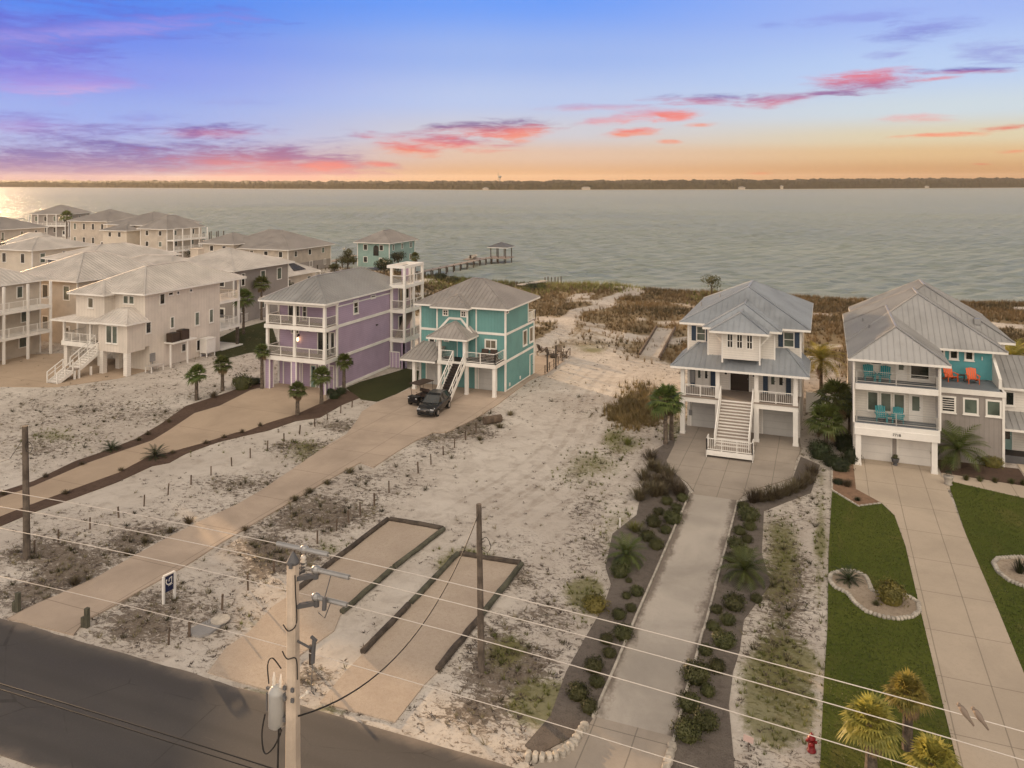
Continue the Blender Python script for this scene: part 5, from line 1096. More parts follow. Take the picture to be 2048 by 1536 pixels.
ptop = (px_-.12, py_, 6.4); m = MB(); m.spline([(px_-.02,py_-.05,5.3),(px_+.25,py_-.1,5.5),(px_+.45,py_-.1,5.2),(px_+.3,py_-.1,4.9),(px_+.05,py_-.1,5.0)], .012, 5); build('cable_loop', m, 'cable', t)
l0, l1 = G(54,1115); t = thing('utility_pole', 'brown wooden service pole near the left edge with a small coil of cable', 'utility pole', (l0,l1,0))
m = MB(); m.tube([(l0,l1,-.1),(l0-.15,l1,6.95)], [.19,.15], 10); build('pole', m, 'pole_wood', t)
m = MB(); m.tube([(l0+.12+.25*math.cos(a)+.15, l1-.1, 5.9+.28*math.sin(a)) for a in np.linspace(0,6.28,14)], .014, 5); m.tube([(l0-.15,l1-.1,6.3),(l0-.9,l1-.3,5.2),(l0-3.2,l1-.8,4.4),(l0-8,l1-2,5.0)], .013, 5); build('cable_coil', m, 'cable', t)
pts = [(NP[0]+.14,NP[1],8.2)]; a = Vector((NP[0]+.14,NP[1],8.55)); b = Vector(ptop); P = []
for i in range(25):
    f = i/24; p = a.lerp(b, f); p.z -= 4*1.55*f*(1-f); P.append(p)
m = MB(); m.tube(P, .02, 5); tag(build('service_cable', m, 'cable', smooth=True), 'sagging black service cable from the concrete pole to the bare wooden pole', 'cable')
# birds on the top wire
for px, lab in ((1928,'small brown dove on the top wire, left of the pair'), (1957,'small brown dove on the top wire, right of the pair')):
    X = PYp(px,1424,YW)[0]; z = wz(0,X); m = MB(); m.tube([(X-.10,YW+.06,z+.15),(X-.05,YW+.03,z+.12),(X+.02,YW,z+.06),(X+.10,YW-.04,z-.02),(X+.22,YW-.1,z-.14)], [.045,.07,.08,.05,.02], 8); m.sphere((X-.11,YW+.07,z+.165),.05,.05,.05,8,6); m.bar((X-.14,YW+.09,z+.165),(X-.17,YW+.1,z+.155),.012); m.bar((X+.01,YW,z+.04),(X+.01,YW,z),.012)
    m.v = [(X+(v[0]-X)*.6, YW+(v[1]-YW)*.6, z+(v[2]-z)*.75) for v in m.v]
    tag(build('dove', m, paint('dove_feather',(.20,.16,.13),.8), smooth=True), lab, 'bird', 'doves on the wire')
# ---------------------------------------------------------------- posts, logs, signs
random.seed(11)
def post_row(pix, row, h, what='from the road'):
    P = sorted([G(*p) for p in pix], key=lambda q: q[1])
    for i, (a, b) in enumerate(P):
        m = MB(); w = random.uniform(.045,.06); tl = random.uniform(-.05,.05); hh = h*random.uniform(.9,1.1)
        m.tube([(a,b,-.05),(a+tl,b+tl*.5,hh)], [w,w*.9], 7); o = build('marker_post', m, 'wood', bevel=0); recenter(o, (a,b,0))
        tag(o, f'short wooden marker post {row}, {ORD[i]} {what}', 'post', f'marker posts {row}')
post_row([(69,1106.7),(117,1083),(180,1058),(237.6,1034.6),(288,1011.6),(336,989),(382,968.6),(422,950),(463.5,931.5),(500.6,915.5),(535,898.8),(568,882.7),(599,868),(629.4,852),(655,838.5),(681,826),(703.8,814)], 'between the two long driveways', .65)
post_row([(337,1288),(379,1272),(444,1217),(496,1179),(548.7,1143),(590,1115.7),(634.5,1086.8),(672.9,1061),(697.8,1045),(720.6,1030),(748.9,1010.8),(778,985),(836.5,946),(862,929),(886.6,909.7),(909,895),(931,879.6),(952,864)], 'right of the teal house driveway', .7)
for px, py, lab in ((36,1222,'stepped short timber post left of the teal driveway mouth'), (174,1254,'green-stained stepped timber post right of the teal driveway mouth')):
    a, b = G(px,py); t = thing('gate_post', lab, 'post', (a,b,0)); m = MB(); m.box(a-.09,a+.09,b-.09,b+.09,-.05,.85); build('post', m, 'wood_green', t, bevel=.01); m = MB(); m.box(a-.28,a-.092,b-.1,b+.1,-.05,.42); build('side_block', m, 'wood_green', t, bevel=.01)
a, b = G(621,1327); m = MB(); m.tube([(a,b,-.05),(a,b,.75)], .07, 8); tag(build('marker_post', m, 'wood_dark'), 'lone dark stump of a post at the roadside behind the concrete pole', 'post')
a, b = G(1240,1055); m = MB(); m.tube([(a,b,0),(a,b,.55)], .05, 8); tag(build('pipe_marker', m, 'trim'), 'short white pipe standing in sand left of the mulch bed', 'pipe')
LOGS = [((592,1183),(777,1040),'left long side of the farther parking pad'),((777,1040),(889,1060),'rear end of the farther parking pad'),((889,1060),(786,1139),'upper right side of the farther parking pad'),((786,1139),(681,1230),'lower right side of the farther parking pad'),
        ((722.4,1311),(820,1211),'lower left side of the nearer parking pad'),((820,1211),(916,1110),'upper left side of the nearer parking pad'),((916,1110),(1044.6,1130),'rear end of the nearer parking pad'),((1044.6,1130),(960,1238),'upper right side of the nearer parking pad'),((960,1238),(872.7,1345.6),'lower right side of the nearer parking pad')]
for i, (p, q, lab) in enumerate(LOGS):
    A, B = Vector((*G(*p),.10)), Vector((*G(*q),.10)); d = (B-A).normalized(); A += d*.1; B -= d*.1; n = 7; pts = [A.lerp(B,k/n)+Vector((random.uniform(-.02,.02),random.uniform(-.02,.02),random.uniform(-.015,.015))) for k in range(n+1)]
    m = MB(); m.tube(pts, [.135*random.uniform(.93,1.07) for _ in pts], 10); o = build('timber_log', m, random.choice(('wood_dark','wood_green')), smooth=False); recenter(o, tuple((A+B)/2-Vector((0,0,.13)))); tag(o, 'weathered round log edging the '+lab, 'log', 'logs edging the parking pads')
for p, q, lab in (((1313,660),(1279,716),'left'),((1350,663),(1319,722),'right')):
    A, B = Vector((*G(*p),.5)), Vector((*G(*q),.42)); m = MB(); m.tube([A,A.lerp(B,.5),B], .16, 8); o = build('timber_log', m, 'wood'); recenter(o, tuple(A)); tag(o, f'weathered timber along the {lab} edge of the grey slab in the dunes', 'log')
a, b = G(985,846); m = MB(); m.tube([(a-.5,b-.6,.3),(a+.5,b+.6,.3)], .32, 14); o = build('drain_pipe', m, 'wood'); recenter(o, (a,b,0)); tag(o, 'thick brown drain pipe end lying in weeds beside the teal driveway', 'pipe')
# low white board edging both sides of the shell drive
for x, y0, y1, lab in ((-8.0,28.5,51.3,'left'),(-5.0,28.3,51.0,'right')):
    m = MB(); yy = y0
    while yy < y1:
        L = min(random.uniform(1.6,2.4), y1-yy); o = random.uniform(-.02,.02); m.box(x-.05+o,x+.05+o,yy,yy+L-.02,-.03,.11+random.uniform(-.02,.015)); yy += L
    o = build('edging_board', m, 'stone'); recenter(o, (x,(y0+y1)/2,0)); tag(o, f'low whitewashed board edging the {lab} side of the shell driveway', 'edging')
def stones(path, n, r, label, group, h=1.0, each=False):
    """row of rough pale stones along a path of ground points"""
    P = [Vector((a,b,0)) for a,b in path]; L = [0]
    for p, q in zip(P[:-1],P[1:]): L.append(L[-1]+(q-p).length)
    tot = L[-1]; ms = []
    for i in range(n):
        s = (i+.5)/n*tot; k = max(j for j in range(len(P)) if L[j] <= s+1e-9); k = min(k, len(P)-2); d = (P[k+1]-P[k]).normalized(); p = P[k]+d*(s-L[k]); ln = tot/n*.48; m = MB(); V = []
        nrm = Vector((-d.y,d.x,0)); nv = 8
        for z, f in ((-.02,1),(r*h*.7,1.0),(r*h,.72)):
            for j in range(nv):
                a = 2*math.pi*j/nv; ca, sa = math.cos(a), math.sin(a); ca = math.copysign(abs(ca)**.6,ca); sa = math.copysign(abs(sa)**.6,sa); q = p+d*(ca*ln*f*random.uniform(.9,1.04))+nrm*(sa*r*f*random.uniform(.85,1.1)); V.append((q.x,q.y,z*random.uniform(.9,1.1)))
        m.add(V, [(l*nv+j,l*nv+(j+1)%nv,(l+1)*nv+(j+1)%nv,(l+1)*nv+j) for l in range(2) for j in range(nv)]+[tuple(range(2*nv,3*nv))]); ms.append((m,p))
    if each:
        for i,(m,p) in enumerate(ms): o = build('edging_stone', m, 'stone', bevel=.015); recenter(o, tuple(p)); tag(o, f'{label}, {ORD[i]} from the road', 'stone', group)
    else:
        M0 = MB()
        for m,p in ms: M0.add(m.v, m.f)
        tag(build('stone_border', M0, 'stone'), label, 'border')
stones(gx([(1050,1515),(1088,1521),(1119,1516),(1145,1494),(1172,1452)]), 13, .17, 'pale stone curving round the left of the shell drive mouth', 'stones at the left of the shell driveway mouth', 1.3, True)
stones([(-5.0,26.0),(-4.98,28.2)], 6, .16, 'pale stone in the short row right of the shell drive mouth', 'stones at the right of the shell driveway mouth', 1.3, True)
stones(ISL+ISL[:1], 70, .115, 'pale stone border round the kidney-shaped bed on the left lawn', '', 1.2); stones(ISR+ISR[:1], 62, .115, 'pale stone border round the bed on the right lawn at the photo edge', '', 1.5)
stones(gx([(1664,931),(1664,981),(1716.6,1013),(1762,1007.5)]), 30, .07, 'thin pale edging round the small reddish bed beside the right driveway', '', 1.3)
# estate sign
sl, sr = G(327,1208), G(349,1197); t = thing('yard_sign', 'navy estate sign on two white posts beside the teal house driveway', 'sign', (*sl,0)); A, B = Vector((*sl,0)), Vector((*sr,0)); d = (B-A).normalized(); nn_ = Vector((d.y,-d.x,0))
m = MB(); m.bar(A, A+Vector((0,0,1.28)), .1); m.bar(B, B+Vector((0,0,1.28)), .1); m.bar(A+Vector((0,0,1.31)), B+Vector((0,0,1.31)), .1, .05); build('post', m, 'trim', t)
m = MB(); m.bar(A+d*.06+Vector((0,0,.86)), B-d*.06+Vector((0,0,.86)), .03, .74); pn = build('panel', m, 'navy', t)
c = A.lerp(B,.5)+nn_*.022+Vector((0,0,.98)); m = MB(); up = Vector((0,0,1)); arc = [c+d*(.17*math.cos(a))+up*(.16*math.sin(a)) for a in np.linspace(2.4,5.6,9)]
m.tube(arc, .022, 5); m.bar(c+d*.0+up*.1, c+d*.13+up*.16, .025); m.bar(c+d*.13+up*.16, c+d*.12-up*.06, .025); m.bar(c-d*.02-up*.02, c+d*.0+up*.1, .025); m.bar(c-d*.05-up*.22, c+d*.17-up*.19, .015, .02); build('emblem', m, 'trim', pn)
# small blank pinkish card sign and hydrant near the road
a, b = G(1497,1503); t = thing('yard_sign', 'small blank pinkish sign on a stake in the grass near the road', 'sign', (a,b,0)); m = MB(); m.bar((a,b,0),(a,b,.35),.025); build('stake', m, 'wood', t); m = MB(); m.bar((a-.17,b,.46),(a+.17,b-.05,.44),.012,.22); build('panel', m, paint('pinkish_card',(.62,.45,.40),.6), t)
a, b = G(1623,1502); t = thing('fire_hydrant', 'red fire hydrant in weeds at the left lawn edge', 'hydrant', (a,b,0)); m = MB(); m.lathe((a,b,0), [(0,.16),(.04,.16),(.05,.115),(.42,.115),(.43,.14),(.47,.14),(.50,.12),(.58,.07),(.60,.03),(.64,.03)], 14); build('barrel', m, 'red', t, True)
m = MB(); m.tube([(a-.19,b,.34),(a+.19,b,.34)], .05, 8); m.tube([(a,b-.2,.30),(a,b,.30)], .065, 8); build('outlet', m, 'red', t, True)
# pale slab with a meter lid
P = gx([(384,1272),(376,1262),(430,1236),(455,1236),(452,1246),(418,1270),(400,1275)]); m = MB(); m.prism(P, -.05, .07); t = thing('utility_slab', 'grey utility slab with a pale rounded lid near the road', 'slab', (*P[0],0)); build('slab', m, concrete('slab_grey',(.26,.25,.245)), t); a, b = G(441,1243); m = MB(); m.tube([(a,b,.071),(a,b,.12)], .42, 18); build('lid', m, 'stone', t)
# ---------------------------------------------------------------- vehicles and yard things
def suv():
    t = thing('parked_car', 'black SUV parked nose-out at the foot of the teal house steps', 'car', (-31.3,61.2,.05), math.radians(4)); t.scale = (.93,.9,.95); ORG[t.name] = (0,0,0)
    st = [(-2.25,.35,.62,.70),(-2.15,.28,.80,.84),(-1.6,.24,.95,.90),(-.9,.24,1.02,.92),(0,.24,1.05,.93),(1.0,.24,1.05,.93),(1.8,.26,1.04,.90),(2.2,.34,.95,.82)]   # y, low, high, half width
    m = MB(); V = []
    for y,zl,zh,w in st: V += [(-w*.9,y,zl),(-w,y,(zl+zh)*.45),(-w,y,zh-.12),(-w*.86,y,zh),(w*.86,y,zh),(w,y,zh-.12),(w,y,(zl+zh)*.45),(w*.9,y,zl)]
    n = 8; F = [(i*n+j,(i+1)*n+j,(i+1)*n+(j+1)%n,i*n+(j+1)%n) for i in range(len(st)-1) for j in range(n)]+[tuple(range(n)),tuple((len(st)-1)*n+j for j in range(n))[::-1]]
    m.add(V,F); b = build('body', m, 'car_paint', t, True, bevel=.03)
    gs = [(-.95,1.02,1.04,.78),(-.25,1.02,1.58,.66),(.3,1.02,1.66,.66),(1.5,1.02,1.62,.64),(2.1,1.0,1.12,.72)]
    m = MB(); V = []
    for y,zl,zh,w in gs: V += [(-.82,y,zl),(-w,y,zh),(w,y,zh),(.82,y,zl)]
    n = 4; m.add(V, [(i*n+j,(i+1)*n+j,(i+1)*n+(j+1)%n,i*n+(j+1)%n) for i in range(len(gs)-1) for j in range(n)]+[(0,1,2,3),(19,18,17,16)]); build('windows', m, 'glass', t)
    m = MB(); m.add([(-.67,-.28,1.585),(.67,-.28,1.585),(.67,1.52,1.63),(-.67,1.52,1.63),(-.6,0,1.70),(.6,0,1.70),(.6,1.3,1.70),(-.6,1.3,1.70)], [(0,1,5,4),(1,2,6,5),(2,3,7,6),(3,0,4,7),(4,5,6,7)]); build('roof_panel', m, 'car_paint', t)
    for sx in (-1,1):
        m = MB(); m.bar((sx*.80,-.95,1.04),(sx*.67,-.27,1.58),.06); m.bar((sx*.80,.35,1.03),(sx*.665,.35,1.64),.06); m.bar((sx*.74,2.08,1.1),(sx*.65,1.5,1.62),.09); build('pillar_trim', m, 'car_paint', t)
        m = MB(); m.box(sx*.92,sx*1.08,-.75,-.62,1.02,1.16); build('mirror', m, 'car_paint', t, bevel=.02)
        m = MB(); m.add([(sx*.45,-2.21,.70),(sx*.80,-2.08,.72),(sx*.84,-1.85,.86),(sx*.52,-2.16,.80)],[(0,1,2,3),(3,2,1,0)]); m.box(sx*.5,sx*.8,-2.2,-2.1,.70,.78); build('headlight', m, 'lamp_lens', t)
        for y in (-1.4,1.38):
            m = MB(); m.tube([(sx*.74,y,.34),(sx*.95,y,.34)], .345, 18); w = build('wheel', m, 'tyre', t); m = MB(); m.tube([(sx*.951,y,.34),(sx*.965,y,.34)], .21, 12); build('rim', m, 'chrome', w)
    m = MB(); m.box(-.46,.46,-2.275,-2.2,.50,.66); build('grille', m, 'black', t); m = MB(); m.box(-.44,.44,-2.285,-2.26,.665,.685); m.box(-.08,.08,-2.29,-2.27,.60,.66); build('badge_bar', m, 'chrome', t)
    m = MB(); m.box(-.75,.75,-2.25,-2.12,.26,.42); build('bumper', m, 'tyre', t)
def cart():
    t = thing('golf_cart', 'dark golf cart with flat canopy beside the black SUV', 'golf cart', (-33.55,63.0,.05), math.radians(-12)); ORG[t.name] = (0,0,0)
    m = MB(); m.box(-.58,.58,-1.15,1.2,.28,.5); m.box(-.56,.56,-1.2,-.55,.5,.86); m.box(-.58,.58,.35,1.2,.5,.78); build('body', m, 'black', t, bevel=.05)
    m = MB(); m.box(-.54,.54,-.15,.4,.62,.78); m.bar((0,.42,.95),(0,.55,1.2),1.05,.1,up=(0,1,0)); m.box(-.54,.54,.75,1.2,.80,.92); build('seat', m, 'brown_box', t, bevel=.03)
    m = MB(); m.box(-.62,.62,-.95,1.1,1.86,1.93); build('canopy', m, 'brown_box', t, bevel=.03)
    m = MB()
    for sx in (-.55,.55): m.tube([(sx,-.62,.8),(sx,-.8,1.86)], .022, 6); m.tube([(sx,.95,.78),(sx,.95,1.86)], .022, 6)
    build('frame', m, 'black', t); m = MB(); m.tube([(-.25,-.3,.98),(-.15,-.35,1.0),(-.28,-.42,1.05)], .02, 6); build('steering_wheel', m, 'black', t)
    m = MB(); m.box(-.5,-.36,-1.215,-1.19,.68,.76); m.box(.36,.5,-1.215,-1.19,.68,.76); build('headlight', m, 'lamp_lens', t)
    for sx in (-1,1):
        for y in (-.82,.78): m = MB(); m.tube([(sx*.42,y,.24),(sx*.60,y,.24)], .24, 14); w = build('wheel', m, 'tyre', t); m = MB(); m.tube([(sx*.601,y,.24),(sx*.61,y,.24)], .12, 10); build('rim', m, 'chrome', w)
suv(); cart()
def adirondack(label, loc, rot, mat, group, name='deck_chair'):
    t = thing(name, label, 'chair', loc, rot, group); ORG[t.name] = (0,0,0); L = lambda *b: b
    m = MB(); 
    for k in range(5): f = k/5; m.bar((-.28,-.30+.11*k,.38-.035*k),(.28,-.30+.11*k,.38-.035*k),.10,.02)
    build('seat', m, mat, t); m = MB()
    for k in range(5): q = -.24+.12*k; m.bar((q,.20,.22),(q*1.15,.52,1.02-.25*abs(q)),.105,.02,up=(0,1,0))
    build('backrest', m, mat, t); m = MB()
    for s in (-1,1): m = MB(); m.box(s*.30,s*.42,-.38,.34,.56,.585); build('armrest', m, mat, t)
    for s in (-1,1):
        m = MB(); m.box(s*.32,s*.36,-.36,-.26,0,.56); build('leg', m, mat, t); m = MB(); m.bar((s*.30,-.32,.36),(s*.30,.5,.05),.03,.1); build('leg', m, mat, t)
    return t
def side_table(label, loc, mat):
    t = thing('side_table', label, 'table', loc); ORG[t.name] = (0,0,0); m = MB(); m.box(-.25,.25,-.22,.22,.44,.47); build('tabletop', m, mat, t)
    for a in (-.2,.2):
        for b in (-.18,.18): m = MB(); m.box(a-.02,a+.02,b-.02,b+.02,0,.44); build('leg', m, mat, t)
adirondack('teal chair on the upper white balcony, nearer its left end', (2.95,61.5,5.84), .15, 'teal_plastic', 'teal balcony chairs'); adirondack('teal chair on the upper white balcony, nearer the glass door', (3.95,61.5,5.84), -.15, 'teal_plastic', 'teal balcony chairs'); side_table('little teal table between the upper balcony chairs', (3.45,61.4,5.84), 'teal_plastic')
adirondack('teal chair on the lower white balcony, the left of its two', (3.7,61.25,3.07), .1, 'teal_plastic', 'teal balcony chairs'); adirondack('teal chair on the lower white balcony, the one nearer the door', (4.75,61.25,3.07), -.1, 'teal_plastic', 'teal balcony chairs'); side_table('little teal table between the lower balcony chairs', (4.22,61.15,3.07), 'teal_plastic')
adirondack('bright orange lounge chair on the turquoise-walled deck, left one', (8.6,65.9,5.27), .35, 'orange', 'orange deck chairs'); adirondack('bright orange lounge chair on the turquoise-walled deck, right one', (10.0,65.8,5.27), .1, 'orange', 'orange deck chairs'); side_table('small red-brown table between the orange chairs', (9.3,66.1,5.27), 'brown_box')
for i, (px, py, r) in enumerate(((1083,706,.4),(1100,714,-.8),(1120,710,-1.6),(1128,716,2.6))): adirondack('brown garden chair of the loose ring on the patio behind the teal house', (*G(px,py),.06), r+2.2, 'wood', 'patio chairs behind the teal house', 'garden_chair')
a, b = G(1107,716); t = thing('fire_pit', 'low round fire pit amid the patio chairs', 'fire pit', (a,b,.05)); m = MB(); m.lathe((a,b,.05), [(0,.35),(.12,.45),(.36,.5),(.37,.40),(.25,.36)], 14); build('bowl', m, 'wood_dark', t)
for px, py0, h, lab in ((1094.7,745,2.5,'tall dark square post at the patio fence corner behind the teal house, left'),(1111.7,738,2.5,'tall dark square post at the patio fence corner behind the teal house, right')):
    a, b = G(px,py0); m = MB(); m.box(a-.07,a+.07,b-.07,b+.07,0,h); o = build('fence_post', m, 'wood_dark'); recenter(o,(a,b,0)); tag(o, lab, 'post')
A, B = G(1090,748), G(1140,712); t = thing('rope_fence', 'low open wire fence at the right of the teal house patio', 'fence', (*A,0)); m = MB()
for i in range(7): f = i/6; q = (A[0]+(B[0]-A[0])*f, A[1]+(B[1]-A[1])*f); m.box(q[0]-.04,q[0]+.04,q[1]-.04,q[1]+.04,0,.9)
build('post', m, 'wood', t); m = MB()
for z in (.4,.8): m.bar((*A,z),(*B,z),.02)
build('rail', m, 'wood', t)
def boxparts_(t):
    for s in (-1,1): m = MB(); m.box(s*.42,s*.34,-.36,.36,0,.6); build('armrest', m, 'brown_box', t, bevel=.03)
for i, x in enumerate((-29.0,-29.9)):
    t = thing('patio_seat', ('dark padded seat by the corner of the teal house deck','dark padded seat beside the window on the teal house deck')[i], 'seat', (x,68.6,3.06), 0, 'dark seats on the teal house deck'); ORG[t.name] = (0,0,0); m = MB(); m.box(-.36,.36,-.36,.3,.12,.44); build('cushion', m, 'brown_box', t, bevel=.06); m = MB(); m.bar((0,.26,.4),(0,.42,.95),.72,.14,up=(0,1,0)); build('backrest', m, 'brown_box', t, bevel=.05); boxparts_(t)
for i, (y, lab) in enumerate(((66.0,'brown boxy air unit on the cream house platform, nearer the road'),(67.4,'brown boxy air unit on the cream house platform, farther from the road'))):
    t = thing('air_unit', lab, 'air conditioner', (-65.25,y+.1,2.6)); ORG[t.name] = (0,0,0); m = MB(); m.box(-.42,.42,-.55,.55,0,.95+.12*i); build('housing', m, 'brown_box', t, bevel=.04); m = MB(); m.lathe((0,0,.96+.12*i), [(0,.36),(.03,.36)], 16); build('fan_grille', m, 'black', t)
t = thing('storage_locker', 'white locker on short legs against the cream house wall', 'locker', (-65.3,71.3,0)); ORG[t.name] = (0,0,0); m = MB(); m.box(-.5,.5,-.7,.7,.45,1.95); m.box(-.55,.55,-.75,.75,1.96,2.05); build('cabinet', m, 'trim', t); m = MB()
for a_ in (-.42,.42):
    for b_ in (-.62,.62): m.box(a_-.05,a_+.05,b_-.05,b_+.05,0,.449)
build('leg', m, 'trim', t)
a, b = -65.2, 63.5; t = thing('cleaning_table', 'low white bench table at the foot of the cream house wall', 'table', (a,b,0)); ORG[t.name] = (0,0,0); m = MB(); m.box(-.45,.45,-.85,.85,.62,.7); build('tabletop', m, 'roof_light', t)
for a_ in (-.4,.4):
    for b_ in (-.78,.78): m = MB(); m.box(a_-.04,a_+.04,b_-.04,b_+.04,0,.62); build('leg', m, 'trim', t)
t = thing('planter_urn', 'stone urn with small plant between the white garage doors', 'planter', (4.6,61.5,.05)); ORG[t.name] = (0,0,0); m = MB(); m.lathe((0,0,0), [(0,.16),(.05,.17),(.1,.1),(.2,.2),(.42,.26),(.46,.28),(.44,.22)], 14); build('urn', m, 'grey_dark', t, True); m = MB(); leaf_ball(m,(0,0,.55),.25,60,.08); build('plant', m, 'shrub', t)
t = thing('planter_urn', 'pale stone urn at the corner of the right lawn and driveway', 'planter', (7.55,58.9,.03)); ORG[t.name] = (0,0,0); m = MB(); m.lathe((0,0,0), [(0,.25),(.06,.26),(.12,.2),(.5,.3),(.56,.33),(.52,.26)], 14); build('urn', m, 'stone', t, True); m = MB(); leaf_ball(m,(0,0,.75),.3,70,.09); build('plant', m, 'shrub_dark', t)
# white fences
A, B = G(484,646,0), G(560,618,0); t = thing('picket_fence', 'long white picket fence behind the cream and lavender houses', 'fence', (*A,0)); railing(t, [(*A,0),(*B,0)], 1.1, 'baluster', 2.0)
t = thing('garden_wall', 'low white panel wall in the planted gap between the two right-hand houses', 'wall', (0,73,0)); ORG[t.name] = (0,0,0); m = MB(); m.box(-1.4,1.6,-.06,.06,0,1.7); build('panel', m, 'trim', t); m = MB(); m.box(-1.5,-1.401,-.08,.08,0,1.8); m.box(1.601,1.7,-.08,.08,0,1.8); build('post', m, 'trim', t)
# ---------------------------------------------------------------- docks
def dock(label, A, B, w, z, step, rail=0, head=None, tall=0):
    A, B = Vector((*A,z)), Vector((*B,z)); t = thing('boat_dock', label, 'dock', tuple(A)); d = (B-A).normalized(); s = Vector((-d.y,d.x,0)); L = (B-A).length
    m = MB(); m.bar(A,B,w,.16); 
    if head: m.bar(B-d*head[0]/2, B+d*head[0]/2, head[1], .17)
    build('deck', m, 'deck_wood', t); n = int(L/step); 
    for i in range(n+1):
        p = A+d*(L*i/n)
        for q in (-1,1): m = MB(); a = p+s*(q*w*.5); m.tube([(a.x,a.y,-3.0),(a.x,a.y,z+(tall if tall else .15))], .15, 7); build('piling', m, 'pile', t)
    m = MB()
    for i in range(n+1): p = A+d*(L*i/n); m.bar(p-s*w*.55-Vector((0,0,.16)), p+s*w*.55-Vector((0,0,.16)), .12, .16)
    build('cross_beam', m, 'pile', t); return t, A, B, d, s
dock('long low wooden dock leading to the covered boathouse', (-79.6,149.0), (-78.0,186), 1.5, .55, 3.2)
gx0, gx1, gy0, gy1 = -78.0, -73.6, 182.8, 187.2; t = thing('boathouse', 'open boathouse with grey hip roof at the dock end', 'boathouse', ((gx0+gx1)/2,(gy0+gy1)/2,.55))
boxpart('deck', t, 'deck_wood', (gx0-.6,gx1+.6,gy0-1.2,gy1,.45,.6)); hip(t, gx0-.5,gx1+.5,gy0-.5,gy1+.5,3.2,.42,'roof_dark',.5)
for a in (gx0+.2,(gx0+gx1)/2,gx1-.2):
    for b in (gy0+.2,gy1-.2): m = MB(); m.tube([(a,b,-3),(a,b,3.25)], .13, 7); build('piling', m, 'pile', t)
t = thing('skiff', 'small pale skiff resting beside the boathouse dock', 'boat', (-81.0,179.5,.55), math.radians(8)); ORG[t.name] = (0,0,0); m = MB(); V = []
for y,w,zl,zh in ((-2.4,.75,.1,.6),(-1,.85,.05,.6),(.6,.8,.05,.65),(1.8,.5,.15,.75),(2.6,.04,.5,.85)): V += [(-w,y,zh),(-w*.5,y,zl),(w*.5,y,zl),(w,y,zh)]
m.add(V, [(i*4+j,i*4+j+1,(i+1)*4+j+1,(i+1)*4+j) for i in range(4) for j in range(3)]+[(0,1,2,3)]+[(i*4,(i+1)*4,(i+1)*4+3,i*4+3) for i in range(4)]); build('hull', m, 'stone', t); m = MB(); m.box(-.7,.7,-.3,.1,.62,.72); m.box(-.2,.2,-2.7,-2.42,.3,1.1); build('seat', m, 'brown_box', t)
m = MB(); m.box(-1.6,1.6,-2.5,2.5,-.18,.05); tag(recenter(build('boat_platform', m, 'deck_wood'), (0,0,0)), 'small wooden float under the pale skiff', 'platform'); bpy.data.objects['boat_platform'].location = (-81.0,179.5,.5)
dock('raised wooden pier from the shore right of the beige waterside house', G(628,534,.6), G(712,513,.6), 1.6, .9, 3.5)
dock('pier with tall pilings behind the twin-peaked house', G(383,486,1.0), G(442,479,1.0), 2.0, 1.2, 3.4, tall=2.6)
dock('long low pier left of the beige arched house', G(385,502,.5), G(470,489,.5), 1.6, .8, 4)
for i,(px,py) in enumerate(((1090,570),(1096,570.5),(1103,570),(1110,571),(1116,570),(1122,570))):
    a, b = G(px,py,-1); m = MB(); m.tube([(a,b,-2.5),(a,b,.55+.15*(i%2))], .11, 7); o = build('old_piling', m, 'pile'); recenter(o,(a,b,-1)); tag(o, 'weathered old piling of the short row at the shoreline scrub', 'piling', 'old pilings at the shoreline')
m = MB(); P = gx([(1040,582),(1060,577),(1090,571)]); t = thing('boardwalk', 'narrow pale boardwalk through scrub toward the shoreline', 'boardwalk', (*P[0],0)); m.tube([(*p,.75) for p in P], .05, 4)
m = MB(); m.bar((*P[0],1.1),(*P[2],.9),1.3,.14); build('deck', m, 'stone', t)
# ---------------------------------------------------------------- planting
random.seed(21)
PALMS = [(393,800,2.35,1.15,'cabbage palm at the far mulch strip, nearest the left edge of the pair'),(445,782,2.5,1.1,'cabbage palm at the far mulch strip beside the leafy bush'),(524,778,3.6,.95,'cabbage palm just left of the lavender house front post'),(595,830,2.1,.95,'small cabbage palm in the mulch in front of the lavender driveway'),(643,808,2.5,1.15,'cabbage palm in front of the lavender house corner'),(688,787,3.0,1.0,'slender palm against the lavender house side wall'),
         (1331,888,3.3,1.6,'bushy cabbage palm left of the white house forecourt'),(1343,880,2.6,1.0,'smaller cabbage palm close behind the one left of the white house'),(1652,905,2.3,1.7,'cabbage palm hugging the right pillar of the white house'),(1672,892,3.5,1.9,'taller dark cabbage palm between the two right-hand houses'),(1700,868,2.2,1.5,'low cabbage palm in the dark gap nearest the right house')]
for px, py, h, cr, lab in PALMS: a, b = G(px,py); palm(lab, a, b, h, cr)
palm('golden-lit feather palm rising behind the gap of the two right-hand houses', -.3, 77.5, 3.6, 2.3, 'feather palms', 'feather', 'palm_sunlit', 40, 6, name='feather_palm'); palm('golden-lit feather palm at the far right beyond the entry wing', 15.2, 80, 4.5, 2.4, 'feather palms', 'feather', 'palm_sunlit', 40, 6, name='feather_palm')
palm('yellow-lit palm in the bottom right corner, left of the trio', *G(1742,1590), 2.35, 1.02, 'palms by the right driveway mouth', 'fan', 'palm_sunlit', 40, 16, trunk=.17); palm('yellow-lit palm in the bottom right corner, rearmost of the trio', *G(1815,1500), 2.0, .86, 'palms by the right driveway mouth', 'fan', 'palm_sunlit', 38, 14, trunk=.15); palm('lowest palm in the bottom right corner, beside the driveway edge', *G(1868,1600), 1.2, .98, 'palms by the right driveway mouth', 'fan', 'palm_sunlit', 36, 4, trunk=.16)
